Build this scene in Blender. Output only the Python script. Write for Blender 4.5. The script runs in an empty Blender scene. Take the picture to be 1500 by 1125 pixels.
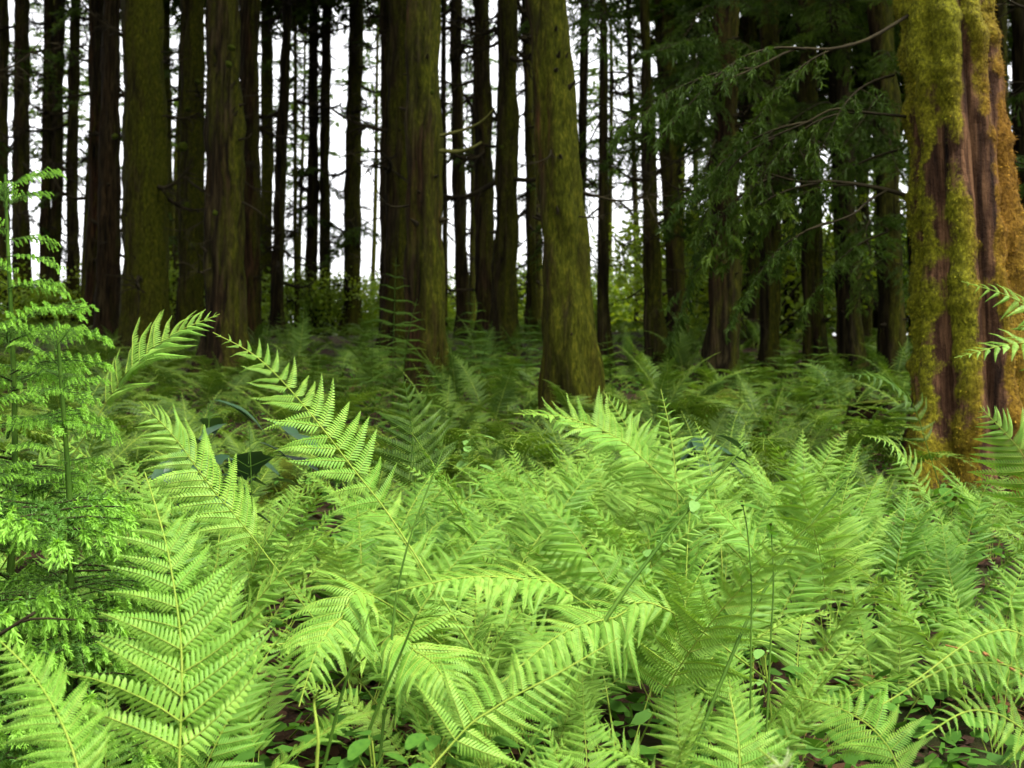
import bpy, math, random
import numpy as np
from mathutils import Vector, Matrix, Quaternion, noise
R = math.radians
sc = bpy.context.scene
COL = sc.collection
rng = np.random.RandomState(11)
random.seed(11)

# ------------------------------------------------------------------ camera, light, exposure
F = 1472.0                       # focal length in pixels of the 1500 px wide photograph
PITCH = R(4.0)
CAM = Vector((0, 0, 1.5))
cd = bpy.data.cameras.new('camera'); cam = bpy.data.objects.new('camera', cd); COL.objects.link(cam)
cam.location = CAM; cam.rotation_euler = (R(90) + PITCH, 0, 0)
cd.sensor_width = 36; cd.lens = 36 * F / 1500; cd.clip_start = 0.05; cd.clip_end = 900
cd.dof.use_dof = True; cd.dof.focus_distance = 3.0; cd.dof.aperture_fstop = 4.5
sc.camera = cam

w = bpy.data.worlds.new('World'); sc.world = w; w.use_nodes = True
nt = w.node_tree; nt.nodes.clear()
sky = nt.nodes.new('ShaderNodeTexSky'); sky.sky_type = 'NISHITA'; sky.sun_disc = False
sky.sun_elevation = R(58); sky.sun_rotation = R(128)
sky.air_density = 1.6; sky.dust_density = 4.0; sky.ozone_density = 1.0
hs = nt.nodes.new('ShaderNodeHueSaturation'); hs.inputs['Saturation'].default_value = 0.08
bg = nt.nodes.new('ShaderNodeBackground'); bg.inputs['Strength'].default_value = 0.115
out = nt.nodes.new('ShaderNodeOutputWorld')
nt.links.new(sky.outputs[0], hs.inputs['Color']); nt.links.new(hs.outputs[0], bg.inputs[0]); nt.links.new(bg.outputs[0], out.inputs[0])

sd = bpy.data.lights.new('sun', 'SUN'); sd.energy = 1.5; sd.angle = R(14); sd.color = (1.0, 0.95, 0.86)
sun = bpy.data.objects.new('sun', sd); COL.objects.link(sun)
az, el = R(128), R(58)           # light comes from behind and to the right of the camera
sdir = Vector((math.sin(az) * math.cos(el), math.cos(az) * math.cos(el), math.sin(el)))
sun.rotation_euler = sdir.to_track_quat('Z', 'Y').to_euler()
sun.location = (8, -8, 20)

vs = sc.view_settings; vs.view_transform = 'Standard'; vs.look = 'None'; vs.gamma = 1; vs.exposure = 2.35; vs.use_curve_mapping = False
sc.cycles.use_denoising = True
sc.cycles.max_bounces = 7; sc.cycles.diffuse_bounces = 4; sc.cycles.transmission_bounces = 4; sc.cycles.transparent_max_bounces = 4
sc.cycles.sample_clamp_indirect = 6

# ------------------------------------------------------------------ helpers
def sstep(a, b, x):
    t = np.clip((x - a) / (b - a), 0, 1); return t * t * (3 - 2 * t)

def gz(x, y):
    """height of the ground: an even slope that rises away from the camera to a crest, then falls"""
    x = np.asarray(x, float); y = np.asarray(y, float)
    q = np.where((y - 38) / 3 > 30, (y - 38), 3 * np.log1p(np.exp(np.clip((y - 38) / 3, -40, 30))))
    p = np.where(y < -1.5, -1.5 + 0.25 * (y + 1.5), y)
    p = np.maximum(p, -6)
    z = 0.12 + 0.165 * (p - 1.45 * q)
    z = z + 0.05 * np.sin(x * 1.3 + 0.7 * y) * np.sin(y * 0.9 - 0.4 * x) + 0.09 * np.sin(x * 0.37 + 1) * np.sin(y * 0.41)
    return z

RIGHT, FWD, UP = Vector((1, 0, 0)), Vector((0, math.cos(PITCH), math.sin(PITCH))), Vector((0, -math.sin(PITCH), math.cos(PITCH)))
def ray(px, py):
    d = FWD + RIGHT * ((px - 750) / F) - UP * ((py - 562.5) / F); return d
def at(px, py, d):
    """the point of the place seen at photograph pixel px, py at distance d along the view"""
    return CAM + ray(px, py) * d
def on_ground(px, py):
    d = ray(px, py); t = 1.0
    while t < 120:
        p = CAM + d * t
        if p.z <= float(gz(p.x, p.y)): return p
        t += 0.02
    return CAM + d * 38

class MB:
    """collects triangles; build() links them as one mesh object"""
    def __init__(s): s.v, s.f, s.m, s.n = [], [], [], 0
    def add(s, v, f, mi=0):
        v = np.asarray(v, float).reshape(-1, 3); f = np.asarray(f, int).reshape(-1, 3)
        s.v.append(v); s.f.append(f + s.n); s.m.append(np.full(len(f), mi, int)); s.n += len(v)
    def arrays(s): return np.concatenate(s.v), np.concatenate(s.f), np.concatenate(s.m)
    def mesh(s, name, mats, smooth=False):
        return mk_mesh(name, *s.arrays(), mats, smooth)
def mk_mesh(name, V, Fc, M, mats, smooth=False):
    me = bpy.data.meshes.new(name)
    me.vertices.add(len(V)); me.vertices.foreach_set('co', V.astype(np.float32).ravel())
    me.loops.add(len(Fc) * 3); me.loops.foreach_set('vertex_index', Fc.astype(np.int32).ravel())
    me.polygons.add(len(Fc)); me.polygons.foreach_set('loop_start', np.arange(0, len(Fc) * 3, 3, dtype=np.int32))
    me.polygons.foreach_set('material_index', M.astype(np.int32))
    if smooth: me.polygons.foreach_set('use_smooth', np.ones(len(Fc), bool))
    for m in mats: me.materials.append(m)
    me.update(calc_edges=True); return me
def obj(name, me, parent=None, mat=None):
    o = bpy.data.objects.new(name, me); COL.objects.link(o)
    if parent is not None: o.parent = parent
    if mat is not None: o.matrix_local = mat
    return o
def tag(o, label=None, cat=None, group=None, kind=None):
    if label: o['label'] = label
    if cat: o['category'] = cat
    if group: o['group'] = group
    if kind: o['kind'] = kind
    return o
def thing(name, loc, label, cat, group=None, rz=0, s=1):
    o = bpy.data.objects.new(name, None); COL.objects.link(o)
    o.location = loc; o.rotation_euler = (0, 0, rz); o.scale = (s, s, s); o.empty_display_size = 0.1
    return tag(o, label, cat, group)

def tube(mb, P, rad, k=5, mi=0, cap=True):
    P = np.asarray(P, float); n = len(P); rad = np.broadcast_to(np.asarray(rad, float), (n,))
    T = np.gradient(P, axis=0); T /= np.linalg.norm(T, axis=1)[:, None] + 1e-9
    ref = np.array([0.31, 0.95, 0.05]) if abs(T[:, 1]).mean() < 0.8 else np.array([0.9, 0.1, 0.4])
    A = np.cross(T, ref); A /= np.linalg.norm(A, axis=1)[:, None] + 1e-9; B = np.cross(T, A)
    a = np.arange(k) / k * 2 * np.pi
    V = P[:, None] + rad[:, None, None] * (np.cos(a)[None, :, None] * A[:, None] + np.sin(a)[None, :, None] * B[:, None])
    i = np.arange(n - 1)[:, None] * k; j = np.arange(k)[None]; j2 = (j + 1) % k
    f1 = np.stack([i + j, i + j2, i + k + j2], -1).reshape(-1, 3); f2 = np.stack([i + j, i + k + j2, i + k + j], -1).reshape(-1, 3)
    mb.add(V.reshape(-1, 3), np.concatenate([f1, f2]), mi)

def ribbons(mb, S, D, L, W, N, sag=0.0, mi=0):
    """many thin tapered blades at once: start, direction, length, width, side vector"""
    S = np.asarray(S, float); n = len(S)
    L = np.broadcast_to(L, (n,))[:, None]; W = np.broadcast_to(W, (n,))[:, None]
    M_ = S + D * L * 0.55 + np.array([0, 0, -1]) * L * sag * 0.3; T_ = S + D * L + np.array([0, 0, -1]) * L * sag
    V = np.stack([S - N * W * .35, S + N * W * .35, M_ - N * W * .5, M_ + N * W * .5, T_], 1)
    b = np.arange(n)[:, None] * 5
    f = np.concatenate([b + [0, 1, 3], b + [0, 3, 2], b + [2, 3, 4]])
    mb.add(V.reshape(-1, 3), f, mi)

def catmull(P, n):
    P = [np.array(p, float) for p in P]; P = [2 * P[0] - P[1]] + P + [2 * P[-1] - P[-2]]
    segs = len(P) - 3; o = []
    for t in np.linspace(0, segs - 1e-6, n):
        i = int(t); u = t - i; a, b, c, d = P[i:i + 4]
        o.append(0.5 * (2 * b + (c - a) * u + (2 * a - 5 * b + 4 * c - d) * u * u + (3 * b - a - 3 * c + d) * u ** 3))
    return np.array(o)
def unit(v): return v / (np.linalg.norm(v, axis=-1, keepdims=True) + 1e-9)

# ------------------------------------------------------------------ materials
def new_mat(name):
    m = bpy.data.materials.new(name); m.use_nodes = True; n = m.node_tree; n.nodes.clear()
    return m, n, n.nodes.new('ShaderNodeOutputMaterial')
def N(nt, t, **kw):
    n = nt.nodes.new(t)
    for k, v in kw.items():
        if k in n.inputs.keys() if hasattr(n.inputs, 'keys') else False: n.inputs[k].default_value = v
        else: setattr(n, k, v)
    return n
def ramp(nt, fac, stops):
    r = nt.nodes.new('ShaderNodeValToRGB'); e = r.color_ramp.elements
    while len(e) < len(stops): e.new(0.5)
    for x, (p, c) in zip(e, stops): x.position = p; x.color = (*c, 1) if len(c) == 3 else c
    nt.links.new(fac, r.inputs[0]); return r.outputs[0]
def mixc(nt, fac, a, b, mode='MIX'):
    m = nt.nodes.new('ShaderNodeMix'); m.data_type = 'RGBA'; m.blend_type = mode
    for s, v in ((0, fac), (6, a), (7, b)):
        if hasattr(v, 'links'): nt.links.new(v, m.inputs[s])
        else: m.inputs[s].default_value = v if s == 0 else (*v, 1)
    return m.outputs[2]
def noise_tex(nt, scale, detail=4, vec=None, rough=0.55, dist=0):
    n = nt.nodes.new('ShaderNodeTexNoise'); n.inputs['Scale'].default_value = scale; n.inputs['Detail'].default_value = detail
    n.inputs['Roughness'].default_value = rough; n.inputs['Distortion'].default_value = dist
    if vec is not None: nt.links.new(vec, n.inputs['Vector'])
    return n.outputs['Fac']
def coords(nt, scale=(1, 1, 1), kind='Object'):
    t = nt.nodes.new('ShaderNodeTexCoord'); m = nt.nodes.new('ShaderNodeMapping'); m.inputs['Scale'].default_value = scale
    nt.links.new(t.outputs[kind], m.inputs[0]); return m.outputs[0]

def leaf_mat(name, c1, c2, c3=None, trans=0.4, rough=0.45, nscale=5, spec=0.35):
    m, n, o = new_mat(name)
    oi = n.nodes.new('ShaderNodeObjectInfo')
    col = mixc(n, oi.outputs['Random'], c1, c2)
    f = noise_tex(n, nscale, 3, coords(n))
    mr = n.nodes.new('ShaderNodeMapRange'); mr.inputs[1].default_value = 0.35; mr.inputs[2].default_value = 0.7; n.links.new(f, mr.inputs[0])
    col = mixc(n, mr.outputs[0], col, c3 or tuple(0.72 * a for a in c2))
    p = n.nodes.new('ShaderNodeBsdfPrincipled'); n.links.new(col, p.inputs['Base Color']); p.inputs['Roughness'].default_value = rough
    p.inputs['Specular IOR Level'].default_value = spec
    t = n.nodes.new('ShaderNodeBsdfTranslucent')
    tc = mixc(n, 1.0, col, (1.15, 1.1, 0.55), 'MULTIPLY'); n.links.new(tc, t.inputs[0])
    mx = n.nodes.new('ShaderNodeMixShader'); mx.inputs[0].default_value = trans
    n.links.new(p.outputs[0], mx.inputs[1]); n.links.new(t.outputs[0], mx.inputs[2]); n.links.new(mx.outputs[0], o.inputs[0]); return m
def plain(name, c1, c2, nscale=(6, 6, 6), rough=0.8, bump=0.3):
    m, n, o = new_mat(name); v = coords(n, nscale); f = noise_tex(n, 1.0, 6, v)
    p = n.nodes.new('ShaderNodeBsdfPrincipled'); n.links.new(ramp(n, f, [(0.3, c1), (0.7, c2)]), p.inputs['Base Color']); p.inputs['Roughness'].default_value = rough
    p.inputs['Specular IOR Level'].default_value = 0.04
    b = n.nodes.new('ShaderNodeBump'); b.inputs['Strength'].default_value = bump; b.inputs['Distance'].default_value = 0.02
    n.links.new(f, b.inputs['Height']); n.links.new(b.outputs[0], p.inputs['Normal']); n.links.new(p.outputs[0], o.inputs[0]); return m

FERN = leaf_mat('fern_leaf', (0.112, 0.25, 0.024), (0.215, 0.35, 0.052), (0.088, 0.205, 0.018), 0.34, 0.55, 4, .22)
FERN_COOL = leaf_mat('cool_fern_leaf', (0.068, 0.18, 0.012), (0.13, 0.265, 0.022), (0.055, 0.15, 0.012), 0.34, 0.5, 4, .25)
FERN_SHADED = leaf_mat('shaded_fern_leaf', (0.032, 0.080, 0.007), (0.080, 0.145, 0.010), (0.026, 0.062, 0.007), 0.4, 0.55, 3, .2)  # darker copy of the fern green; shade under the trees put into the colour
FERN_PALE = leaf_mat('pale_fern_leaf', (0.26, 0.32, 0.14), (0.26, 0.32, 0.14), (0.28, 0.33, 0.16), 0.4, 0.5, 3)
FERN_DRY = leaf_mat('dry_fern_leaf', (0.085, 0.045, 0.018), (0.12, 0.055, 0.018), (0.05, 0.025, 0.01), 0.2, 0.8, 5, 0.1)
STIPE = plain('fern_stalk', (0.10, 0.17, 0.018), (0.17, 0.215, 0.035), (9, 9, 9), 0.5, 0.1)
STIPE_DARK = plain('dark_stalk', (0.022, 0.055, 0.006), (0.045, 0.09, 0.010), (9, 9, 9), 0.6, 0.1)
STIPE_BROWN = plain('brown_stalk', (0.06, 0.032, 0.015), (0.13, 0.065, 0.025), (9, 9, 9), 0.7, 0.2)
NEEDLE = leaf_mat('conifer_needle', (0.026, 0.055, 0.003), (0.050, 0.088, 0.004), (0.020, 0.042, 0.003), 0.38, 0.6, 1.5, .12)
NEEDLE_BACKLIT = leaf_mat('backlit_needle', (0.07, 0.13, 0.02), (0.12, 0.19, 0.025), (0.05, 0.10, 0.018), 0.5, 0.6, 1.5, .1)  # lighter copy of the needle green, with the sky's backlight in its colour
SAP_NEEDLE = leaf_mat('sapling_needle', (0.085, 0.205, 0.028), (0.115, 0.245, 0.034), (0.07, 0.175, 0.026), 0.35, 0.5, 4, .2)
SHOOT = leaf_mat('young_shoot', (0.19, 0.40, 0.045), (0.24, 0.45, 0.06), (0.18, 0.38, 0.04), 0.45, 0.5, 6, .2)
SHRUB = leaf_mat('shrub_leaf', (0.15, 0.24, 0.012), (0.23, 0.30, 0.016), (0.11, 0.20, 0.012), 0.5, 0.5, 1.2)
HERB = leaf_mat('herb_leaf', (0.05, 0.135, 0.014), (0.08, 0.18, 0.02), (0.04, 0.11, 0.014), 0.4, 0.65, 5, .1)
GLOSSY = leaf_mat('glossy_leaf', (0.014, 0.042, 0.016), (0.022, 0.055, 0.02), (0.012, 0.034, 0.014), 0.12, 0.42, 4, 0.4)
TWIG = plain('twig_bark', (0.010, 0.008, 0.005), (0.024, 0.020, 0.009), (8, 8, 8), 0.9)
LITTER = leaf_mat('dry_litter', (0.05, 0.024, 0.012), (0.085, 0.036, 0.015), (0.03, 0.016, 0.01), 0.15, 0.8, 2, 0.15)

def bark_material():
    m, n, o = new_mat('conifer_bark')
    oi = n.nodes.new('ShaderNodeObjectInfo'); sep = n.nodes.new('ShaderNodeSeparateColor'); n.links.new(oi.outputs['Color'], sep.inputs[0])
    off = n.nodes.new('ShaderNodeVectorMath'); off.operation = 'SCALE'
    cx = n.nodes.new('ShaderNodeCombineXYZ'); 
    for i in range(3): n.links.new(oi.outputs['Random'], cx.inputs[i])
    n.links.new(cx.outputs[0], off.inputs[0]); off.inputs['Scale'].default_value = 37
    def cv(s):
        a = n.nodes.new('ShaderNodeVectorMath'); a.operation = 'ADD'; n.links.new(coords(n, s), a.inputs[0]); n.links.new(off.outputs[0], a.inputs[1]); return a.outputs[0]
    fib = noise_tex(n, 1.0, 8, cv((22, 22, 1.3)), 0.65)
    big = noise_tex(n, 1.0, 3, cv((1.6, 1.6, 0.5)))
    base = ramp(n, fib, [(0.34, (0.001, 0.0009, 0.0005)), (0.5, (0.0085, 0.0068, 0.003)), (0.66, (0.030, 0.024, 0.0105))])
    redc = ramp(n, fib, [(0.34, (0.002, 0.001, 0.0006)), (0.5, (0.015, 0.0068, 0.0032)), (0.66, (0.046, 0.0185, 0.008))])
    rf = n.nodes.new('ShaderNodeMath'); rf.operation = 'MULTIPLY'; n.links.new(ramp(n, big, [(0.42, (0, 0, 0)), (0.62, (1, 1, 1))]), rf.inputs[0]); n.links.new(sep.outputs[1], rf.inputs[1])
    col = mixc(n, rf.outputs[0], base, redc)
    mo = noise_tex(n, 1.0, 7, cv((5.5, 5.5, 0.8)), 0.75, 0.8)
    fine = noise_tex(n, 1.0, 6, cv((30, 30, 9)), 0.75)
    s1 = n.nodes.new('ShaderNodeMath'); s1.operation = 'ADD'; n.links.new(mo, s1.inputs[0]); n.links.new(sep.outputs[0], s1.inputs[1])
    ge = n.nodes.new('ShaderNodeNewGeometry'); sx = n.nodes.new('ShaderNodeSeparateXYZ'); n.links.new(ge.outputs['Normal'], sx.inputs[0])
    s3 = n.nodes.new('ShaderNodeMath'); s3.operation = 'MULTIPLY_ADD'; n.links.new(sx.outputs[0], s3.inputs[0]); s3.inputs[1].default_value = 0.13; n.links.new(s1.outputs[0], s3.inputs[2]); s1 = s3
    s2 = n.nodes.new('ShaderNodeMapRange'); s2.inputs[1].default_value = 0.80; s2.inputs[2].default_value = 1.08; n.links.new(s1.outputs[0], s2.inputs[0])
    mcol = ramp(n, fine, [(0.32, (0.006, 0.0075, 0.0008)), (0.52, (0.030, 0.034, 0.0026)), (0.72, (0.088, 0.086, 0.007))])
    col = mixc(n, s2.outputs[0], col, mcol)
    p = n.nodes.new('ShaderNodeBsdfPrincipled'); n.links.new(col, p.inputs['Base Color']); p.inputs['Roughness'].default_value = 0.92; p.inputs['Specular IOR Level'].default_value = 0.03
    h = n.nodes.new('ShaderNodeMath'); h.operation = 'ADD'; n.links.new(fib, h.inputs[0]); n.links.new(fine, h.inputs[1])
    b = n.nodes.new('ShaderNodeBump'); b.inputs['Strength'].default_value = 0.9; b.inputs['Distance'].default_value = 0.035; n.links.new(h.outputs[0], b.inputs['Height'])
    n.links.new(b.outputs[0], p.inputs['Normal']); n.links.new(p.outputs[0], o.inputs[0]); return m
BARK = bark_material()

def mossy_bark():
    """bark of the near tree: how thick the moss lies and which moss it is are stored on the vertices"""
    m, n, o = new_mat('mossy_bark')
    a = n.nodes.new('ShaderNodeAttribute'); a.attribute_name = 'moss'; hue = n.nodes.new('ShaderNodeAttribute'); hue.attribute_name = 'hue'
    fib = noise_tex(n, 1.0, 8, coords(n, (24, 24, 1.6)), 0.65); fine = noise_tex(n, 1.0, 7, coords(n, (45, 45, 34)), 0.7)
    base = ramp(n, fib, [(0.34, (0.004, 0.002, 0.001)), (0.5, (0.042, 0.020, 0.010)), (0.66, (0.135, 0.070, 0.033))])
    g = ramp(n, fine, [(0.32, (0.02, 0.022, 0.002)), (0.52, (0.10, 0.10, 0.005)), (0.72, (0.24, 0.24, 0.012))])
    r = ramp(n, fine, [(0.3, (0.035, 0.017, 0.002)), (0.55, (0.12, 0.06, 0.006)), (0.78, (0.22, 0.125, 0.016))])
    mc = mixc(n, hue.outputs['Fac'], g, r)
    ad = n.nodes.new('ShaderNodeMath'); ad.operation = 'MULTIPLY_ADD'; n.links.new(fine, ad.inputs[0]); ad.inputs[1].default_value = 0.7; n.links.new(a.outputs['Fac'], ad.inputs[2])
    mr = n.nodes.new('ShaderNodeMapRange'); mr.inputs[1].default_value = 0.62; mr.inputs[2].default_value = 0.86; n.links.new(ad.outputs[0], mr.inputs[0])
    col = mixc(n, mr.outputs[0], base, mc)
    p = n.nodes.new('ShaderNodeBsdfPrincipled'); n.links.new(col, p.inputs['Base Color']); p.inputs['Roughness'].default_value = 0.95; p.inputs['Specular IOR Level'].default_value = 0.08
    h = n.nodes.new('ShaderNodeMath'); h.operation = 'ADD'; n.links.new(fib, h.inputs[0]); n.links.new(fine, h.inputs[1])
    b = n.nodes.new('ShaderNodeBump'); b.inputs['Strength'].default_value = 1.0; b.inputs['Distance'].default_value = 0.03; n.links.new(h.outputs[0], b.inputs['Height'])
    n.links.new(b.outputs[0], p.inputs['Normal']); n.links.new(p.outputs[0], o.inputs[0]); return m
MOSSY = mossy_bark()
def moss_tuft_mat():
    m, n, o = new_mat('moss_tuft'); hue = n.nodes.new('ShaderNodeAttribute'); hue.attribute_name = 'hue'
    f = noise_tex(n, 5.5, 6, coords(n), .75)
    g = ramp(n, f, [(0.34, (0.010, 0.012, 0.0015)), (0.50, (0.075, 0.075, 0.003)), (0.64, (0.25, 0.26, 0.010))]); r = ramp(n, f, [(0.34, (0.028, 0.014, 0.002)), (0.50, (0.13, 0.062, 0.006)), (0.64, (0.32, 0.17, 0.017))])
    p = n.nodes.new('ShaderNodeBsdfPrincipled'); n.links.new(mixc(n, hue.outputs['Fac'], g, r), p.inputs['Base Color']); p.inputs['Roughness'].default_value = 0.9; p.inputs['Specular IOR Level'].default_value = 0.1
    n.links.new(p.outputs[0], o.inputs[0]); return m
TUFT = moss_tuft_mat()
MOSS = plain('moss', (0.010, 0.016, 0.002), (0.05, 0.066, 0.005), (22, 22, 22), 0.95, 0.8)

def ground_mat():
    m, n, o = new_mat('forest_floor'); v = coords(n); f = noise_tex(n, 1.1, 8, v, 0.65); f2 = noise_tex(n, 22, 6, v, 0.7)
    c = mixc(n, ramp(n, f2, [(0.35, (0, 0, 0)), (0.65, (1, 1, 1))]), (0.010, 0.006, 0.0035), (0.04, 0.02, 0.01))
    c = mixc(n, ramp(n, f, [(0.48, (0, 0, 0)), (0.62, (1, 1, 1))]), c, (0.02, 0.028, 0.006))
    p = n.nodes.new('ShaderNodeBsdfPrincipled'); n.links.new(c, p.inputs['Base Color']); p.inputs['Roughness'].default_value = 0.95; p.inputs['Specular IOR Level'].default_value = 0.1
    b = n.nodes.new('ShaderNodeBump'); b.inputs['Strength'].default_value = 0.8; b.inputs['Distance'].default_value = 0.05; n.links.new(f2, b.inputs['Height'])
    n.links.new(b.outputs[0], p.inputs['Normal']); n.links.new(p.outputs[0], o.inputs[0]); return m

# ------------------------------------------------------------------ ground
xs = np.concatenate([np.linspace(-420, -45, 26), np.arange(-40, 40.1, 0.5), np.linspace(45, 420, 26)])
ys = np.concatenate([np.linspace(-120, -8, 20), np.arange(-7, 60, 0.4), np.linspace(62, 600, 46)])
X, Y = np.meshgrid(xs, ys); Vg = np.stack([X, Y, gz(X, Y)], -1).reshape(-1, 3)
nx, ny = len(xs), len(ys); ii = (np.arange(ny - 1)[:, None] * nx + np.arange(nx - 1)[None]).ravel()
Fg = np.concatenate([np.stack([ii, ii + 1, ii + nx + 1], 1), np.stack([ii, ii + nx + 1, ii + nx], 1)])
g = obj('ground', mk_mesh('ground', Vg, Fg, np.zeros(len(Fg), int), [ground_mat()], True)); tag(g, kind='structure')

# ------------------------------------------------------------------ conifer boughs, dead branches, crowns
def bough(seed, L=1.7, nside=22, nf=13, droop=0.35, fl=0.15, fw=0.011, hang=0.5, limb_r=0.016, start=0.2, tri=False):
    rs = np.random.RandomState(seed); mb = MB()
    t = np.linspace(0, 1, 14); C = np.stack([t * L, 0.10 * L * np.sin(t * 3 + seed) * t, -droop * L * t ** 1.8 + 0.06 * L * np.sin(t * 4)], 1)
    tube(mb, C, np.linspace(limb_r, 0.003, 14), 4, 1)
    S, D, Ls, Ns = [], [], [], []
    for k in range(nside):
        u = start + (0.97 - start) * (k + rs.rand() * .6) / nside; i = u * 13; i0 = min(int(i), 12); p = C[i0] + (C[i0 + 1] - C[i0]) * (i - i0)
        sgn = 1 if k % 2 else -1; ang = R(rs.uniform(35, 70)); ln = L * rs.uniform(.2, .42) * (1.15 - u * .75)
        d = np.array([math.cos(ang), sgn * math.sin(ang), rs.uniform(-.4, .15)])
        tt = np.linspace(0, 1, 5)[:, None]; side = p + d * ln * tt + np.array([0, 0, -1]) * ln * hang * .5 * tt ** 2
        tube(mb, side, np.linspace(0.005, 0.0015, 5), 3, 1)
        q = rs.rand(nf) ** .8; pts = p + d * ln * q[:, None] + np.array([0, 0, -1]) * ln * hang * .5 * (q ** 2)[:, None]
        dd = unit(d * .8 + rs.normal(0, .55, (nf, 3)) + np.array([0, 0, -hang])); S.append(pts); D.append(dd); Ls.append(fl * rs.uniform(.5, 1.2, nf)); Ns.append(unit(np.cross(dd, rs.normal(0, 1, (nf, 3)))))
    S, D, Ls, Ns = np.concatenate(S), np.concatenate(D), np.concatenate(Ls), np.concatenate(Ns)
    if tri:
        V = np.stack([S - Ns * fw, S + Ns * fw, S + D * Ls[:, None]], 1).reshape(-1, 3); mb.add(V, np.arange(len(V)).reshape(-1, 3), 0)
    else:
        ribbons(mb, S, D, Ls, fw * 1.6, Ns, .25, 0)
        N2 = unit(np.cross(D, Ns)); ribbons(mb, S, D, Ls * .9, fw * 1.6, N2, .25, 0)
        # needles standing off each finger
        k = 5; Sn = np.repeat(S, k, 0) + np.repeat(D * Ls[:, None], k, 0) * rs.uniform(.1, .9, (len(S) * k, 1)); Dn = unit(np.repeat(D, k, 0) * .7 + rs.normal(0, .6, (len(S) * k, 3)))
        Nn = unit(np.cross(Dn, rs.normal(0, 1, Dn.shape)))
        V = np.stack([Sn - Nn * .0022, Sn + Nn * .0022, Sn + Dn * .032], 1).reshape(-1, 3); mb.add(V, np.arange(len(V)).reshape(-1, 3), 0)
    return mb
BOUGH = [bough(100 + i, L=1.8, nside=26, nf=20, fl=.11, fw=.009, droop=(.25, .4, .15, .5)[i % 4], hang=(.5, .8, .6, 1.0)[i % 4]).mesh('bough', [NEEDLE, TWIG]) for i in range(5)]
FARBOUGH = [bough(140 + i, L=1.6, nside=17, nf=26, droop=.3, fl=.15, fw=.016, hang=.7, tri=True).mesh('far_bough', [NEEDLE, TWIG]) for i in range(4)]
def dead_branch(seed, th=1.0):
    rs = np.random.RandomState(seed); mb = MB(); t = np.linspace(0, 1, 10); up = rs.uniform(-.35, .35)
    C = np.stack([t, .12 * np.sin(t * 4 + seed), -.16 * np.sin(t * 3.1) + up * t * t], 1); tube(mb, C, np.linspace(.017, .005, 10) * th, 4, 0)
    for k in range(rs.randint(8, 14)):
        u = rs.uniform(.15, .95); i = int(u * 9); p = C[i]; d = unit(np.array([rs.uniform(.1, .9), rs.uniform(-1, 1), rs.uniform(-.7, .35)])); ln = rs.uniform(.15, .5)
        tt = np.linspace(0, 1, 4)[:, None]; Q = p + d * ln * tt + np.array([0, 0, -.2]) * ln * tt ** 2; tube(mb, Q, np.linspace(.007, .004, 4) * th, 3, 0)
        for q in range(rs.randint(1, 4)):
            e = Q[rs.randint(1, 4)]; d2 = unit(d + rs.normal(0, .7, 3)); tube(mb, np.stack([e, e + d2 * ln * .45]), np.array([.0045, .0025]) * th, 3, 0)
    return mb.mesh('dead_branch', [TWIG])
DEAD = [dead_branch(200 + i) for i in range(7)]; FARDEAD = [dead_branch(220 + i, 2.4) for i in range(7)]

def stub_mesh(seed):
    rs = np.random.RandomState(seed); mb = MB(); t = np.linspace(0, 1, 6); L = rs.uniform(.06, .2); C = np.stack([t * L - .03, 0 * t, .2 * L * t * t], 1)
    tube(mb, C, np.array([.045, .03, .02, .017, .013, .005]), 6, 0); return mb.mesh('branch_stub', [TWIG], True)
STUB = [stub_mesh(i) for i in range(3)]
def crown_mesh(seed, H=13.0, Rm=2.7, nb=70, mat=None):
    rs = np.random.RandomState(seed); mb = MB()
    protos = [bough(300 + seed * 10 + i, L=1.0, nside=14, nf=9, droop=.25, fl=.16, fw=.028, hang=.6, limb_r=.02, tri=True).arrays() for i in range(4)]
    for k in range(nb):
        h = (k + rs.rand()) / nb; r = Rm * (1.05 - h) ** .75 * rs.uniform(.7, 1.15) * (1 if h > .12 else .75); a = k * 2.399 + rs.uniform(-.4, .4)
        v, f, m = protos[rs.randint(4)]; s = np.array([r, r * .9, r * .8]); v = v * s
        tilt = rs.uniform(-.15, .25) + .35 * h; c_, s_ = math.cos(tilt), math.sin(tilt); v = np.stack([v[:, 0] * c_ - v[:, 2] * s_, v[:, 1], v[:, 0] * s_ + v[:, 2] * c_], 1)
        ca, sa = math.cos(a), math.sin(a); v = np.stack([v[:, 0] * ca - v[:, 1] * sa, v[:, 0] * sa + v[:, 1] * ca, v[:, 2] + h * H], 1)
        mb.v.append(v); mb.f.append(f + mb.n); mb.m.append(m); mb.n += len(v)
    return mb.mesh('crown', [mat or NEEDLE, TWIG])
CROWN = [crown_mesh(i) for i in range(4)]
FARCROWN = [crown_mesh(20 + i, H=15.0, Rm=2.4, nb=60, mat=NEEDLE_BACKLIT) for i in range(2)]
LOWCROWN = [crown_mesh(7 + i, H=10.0, Rm=2.3, nb=95) for i in range(2)]

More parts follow.
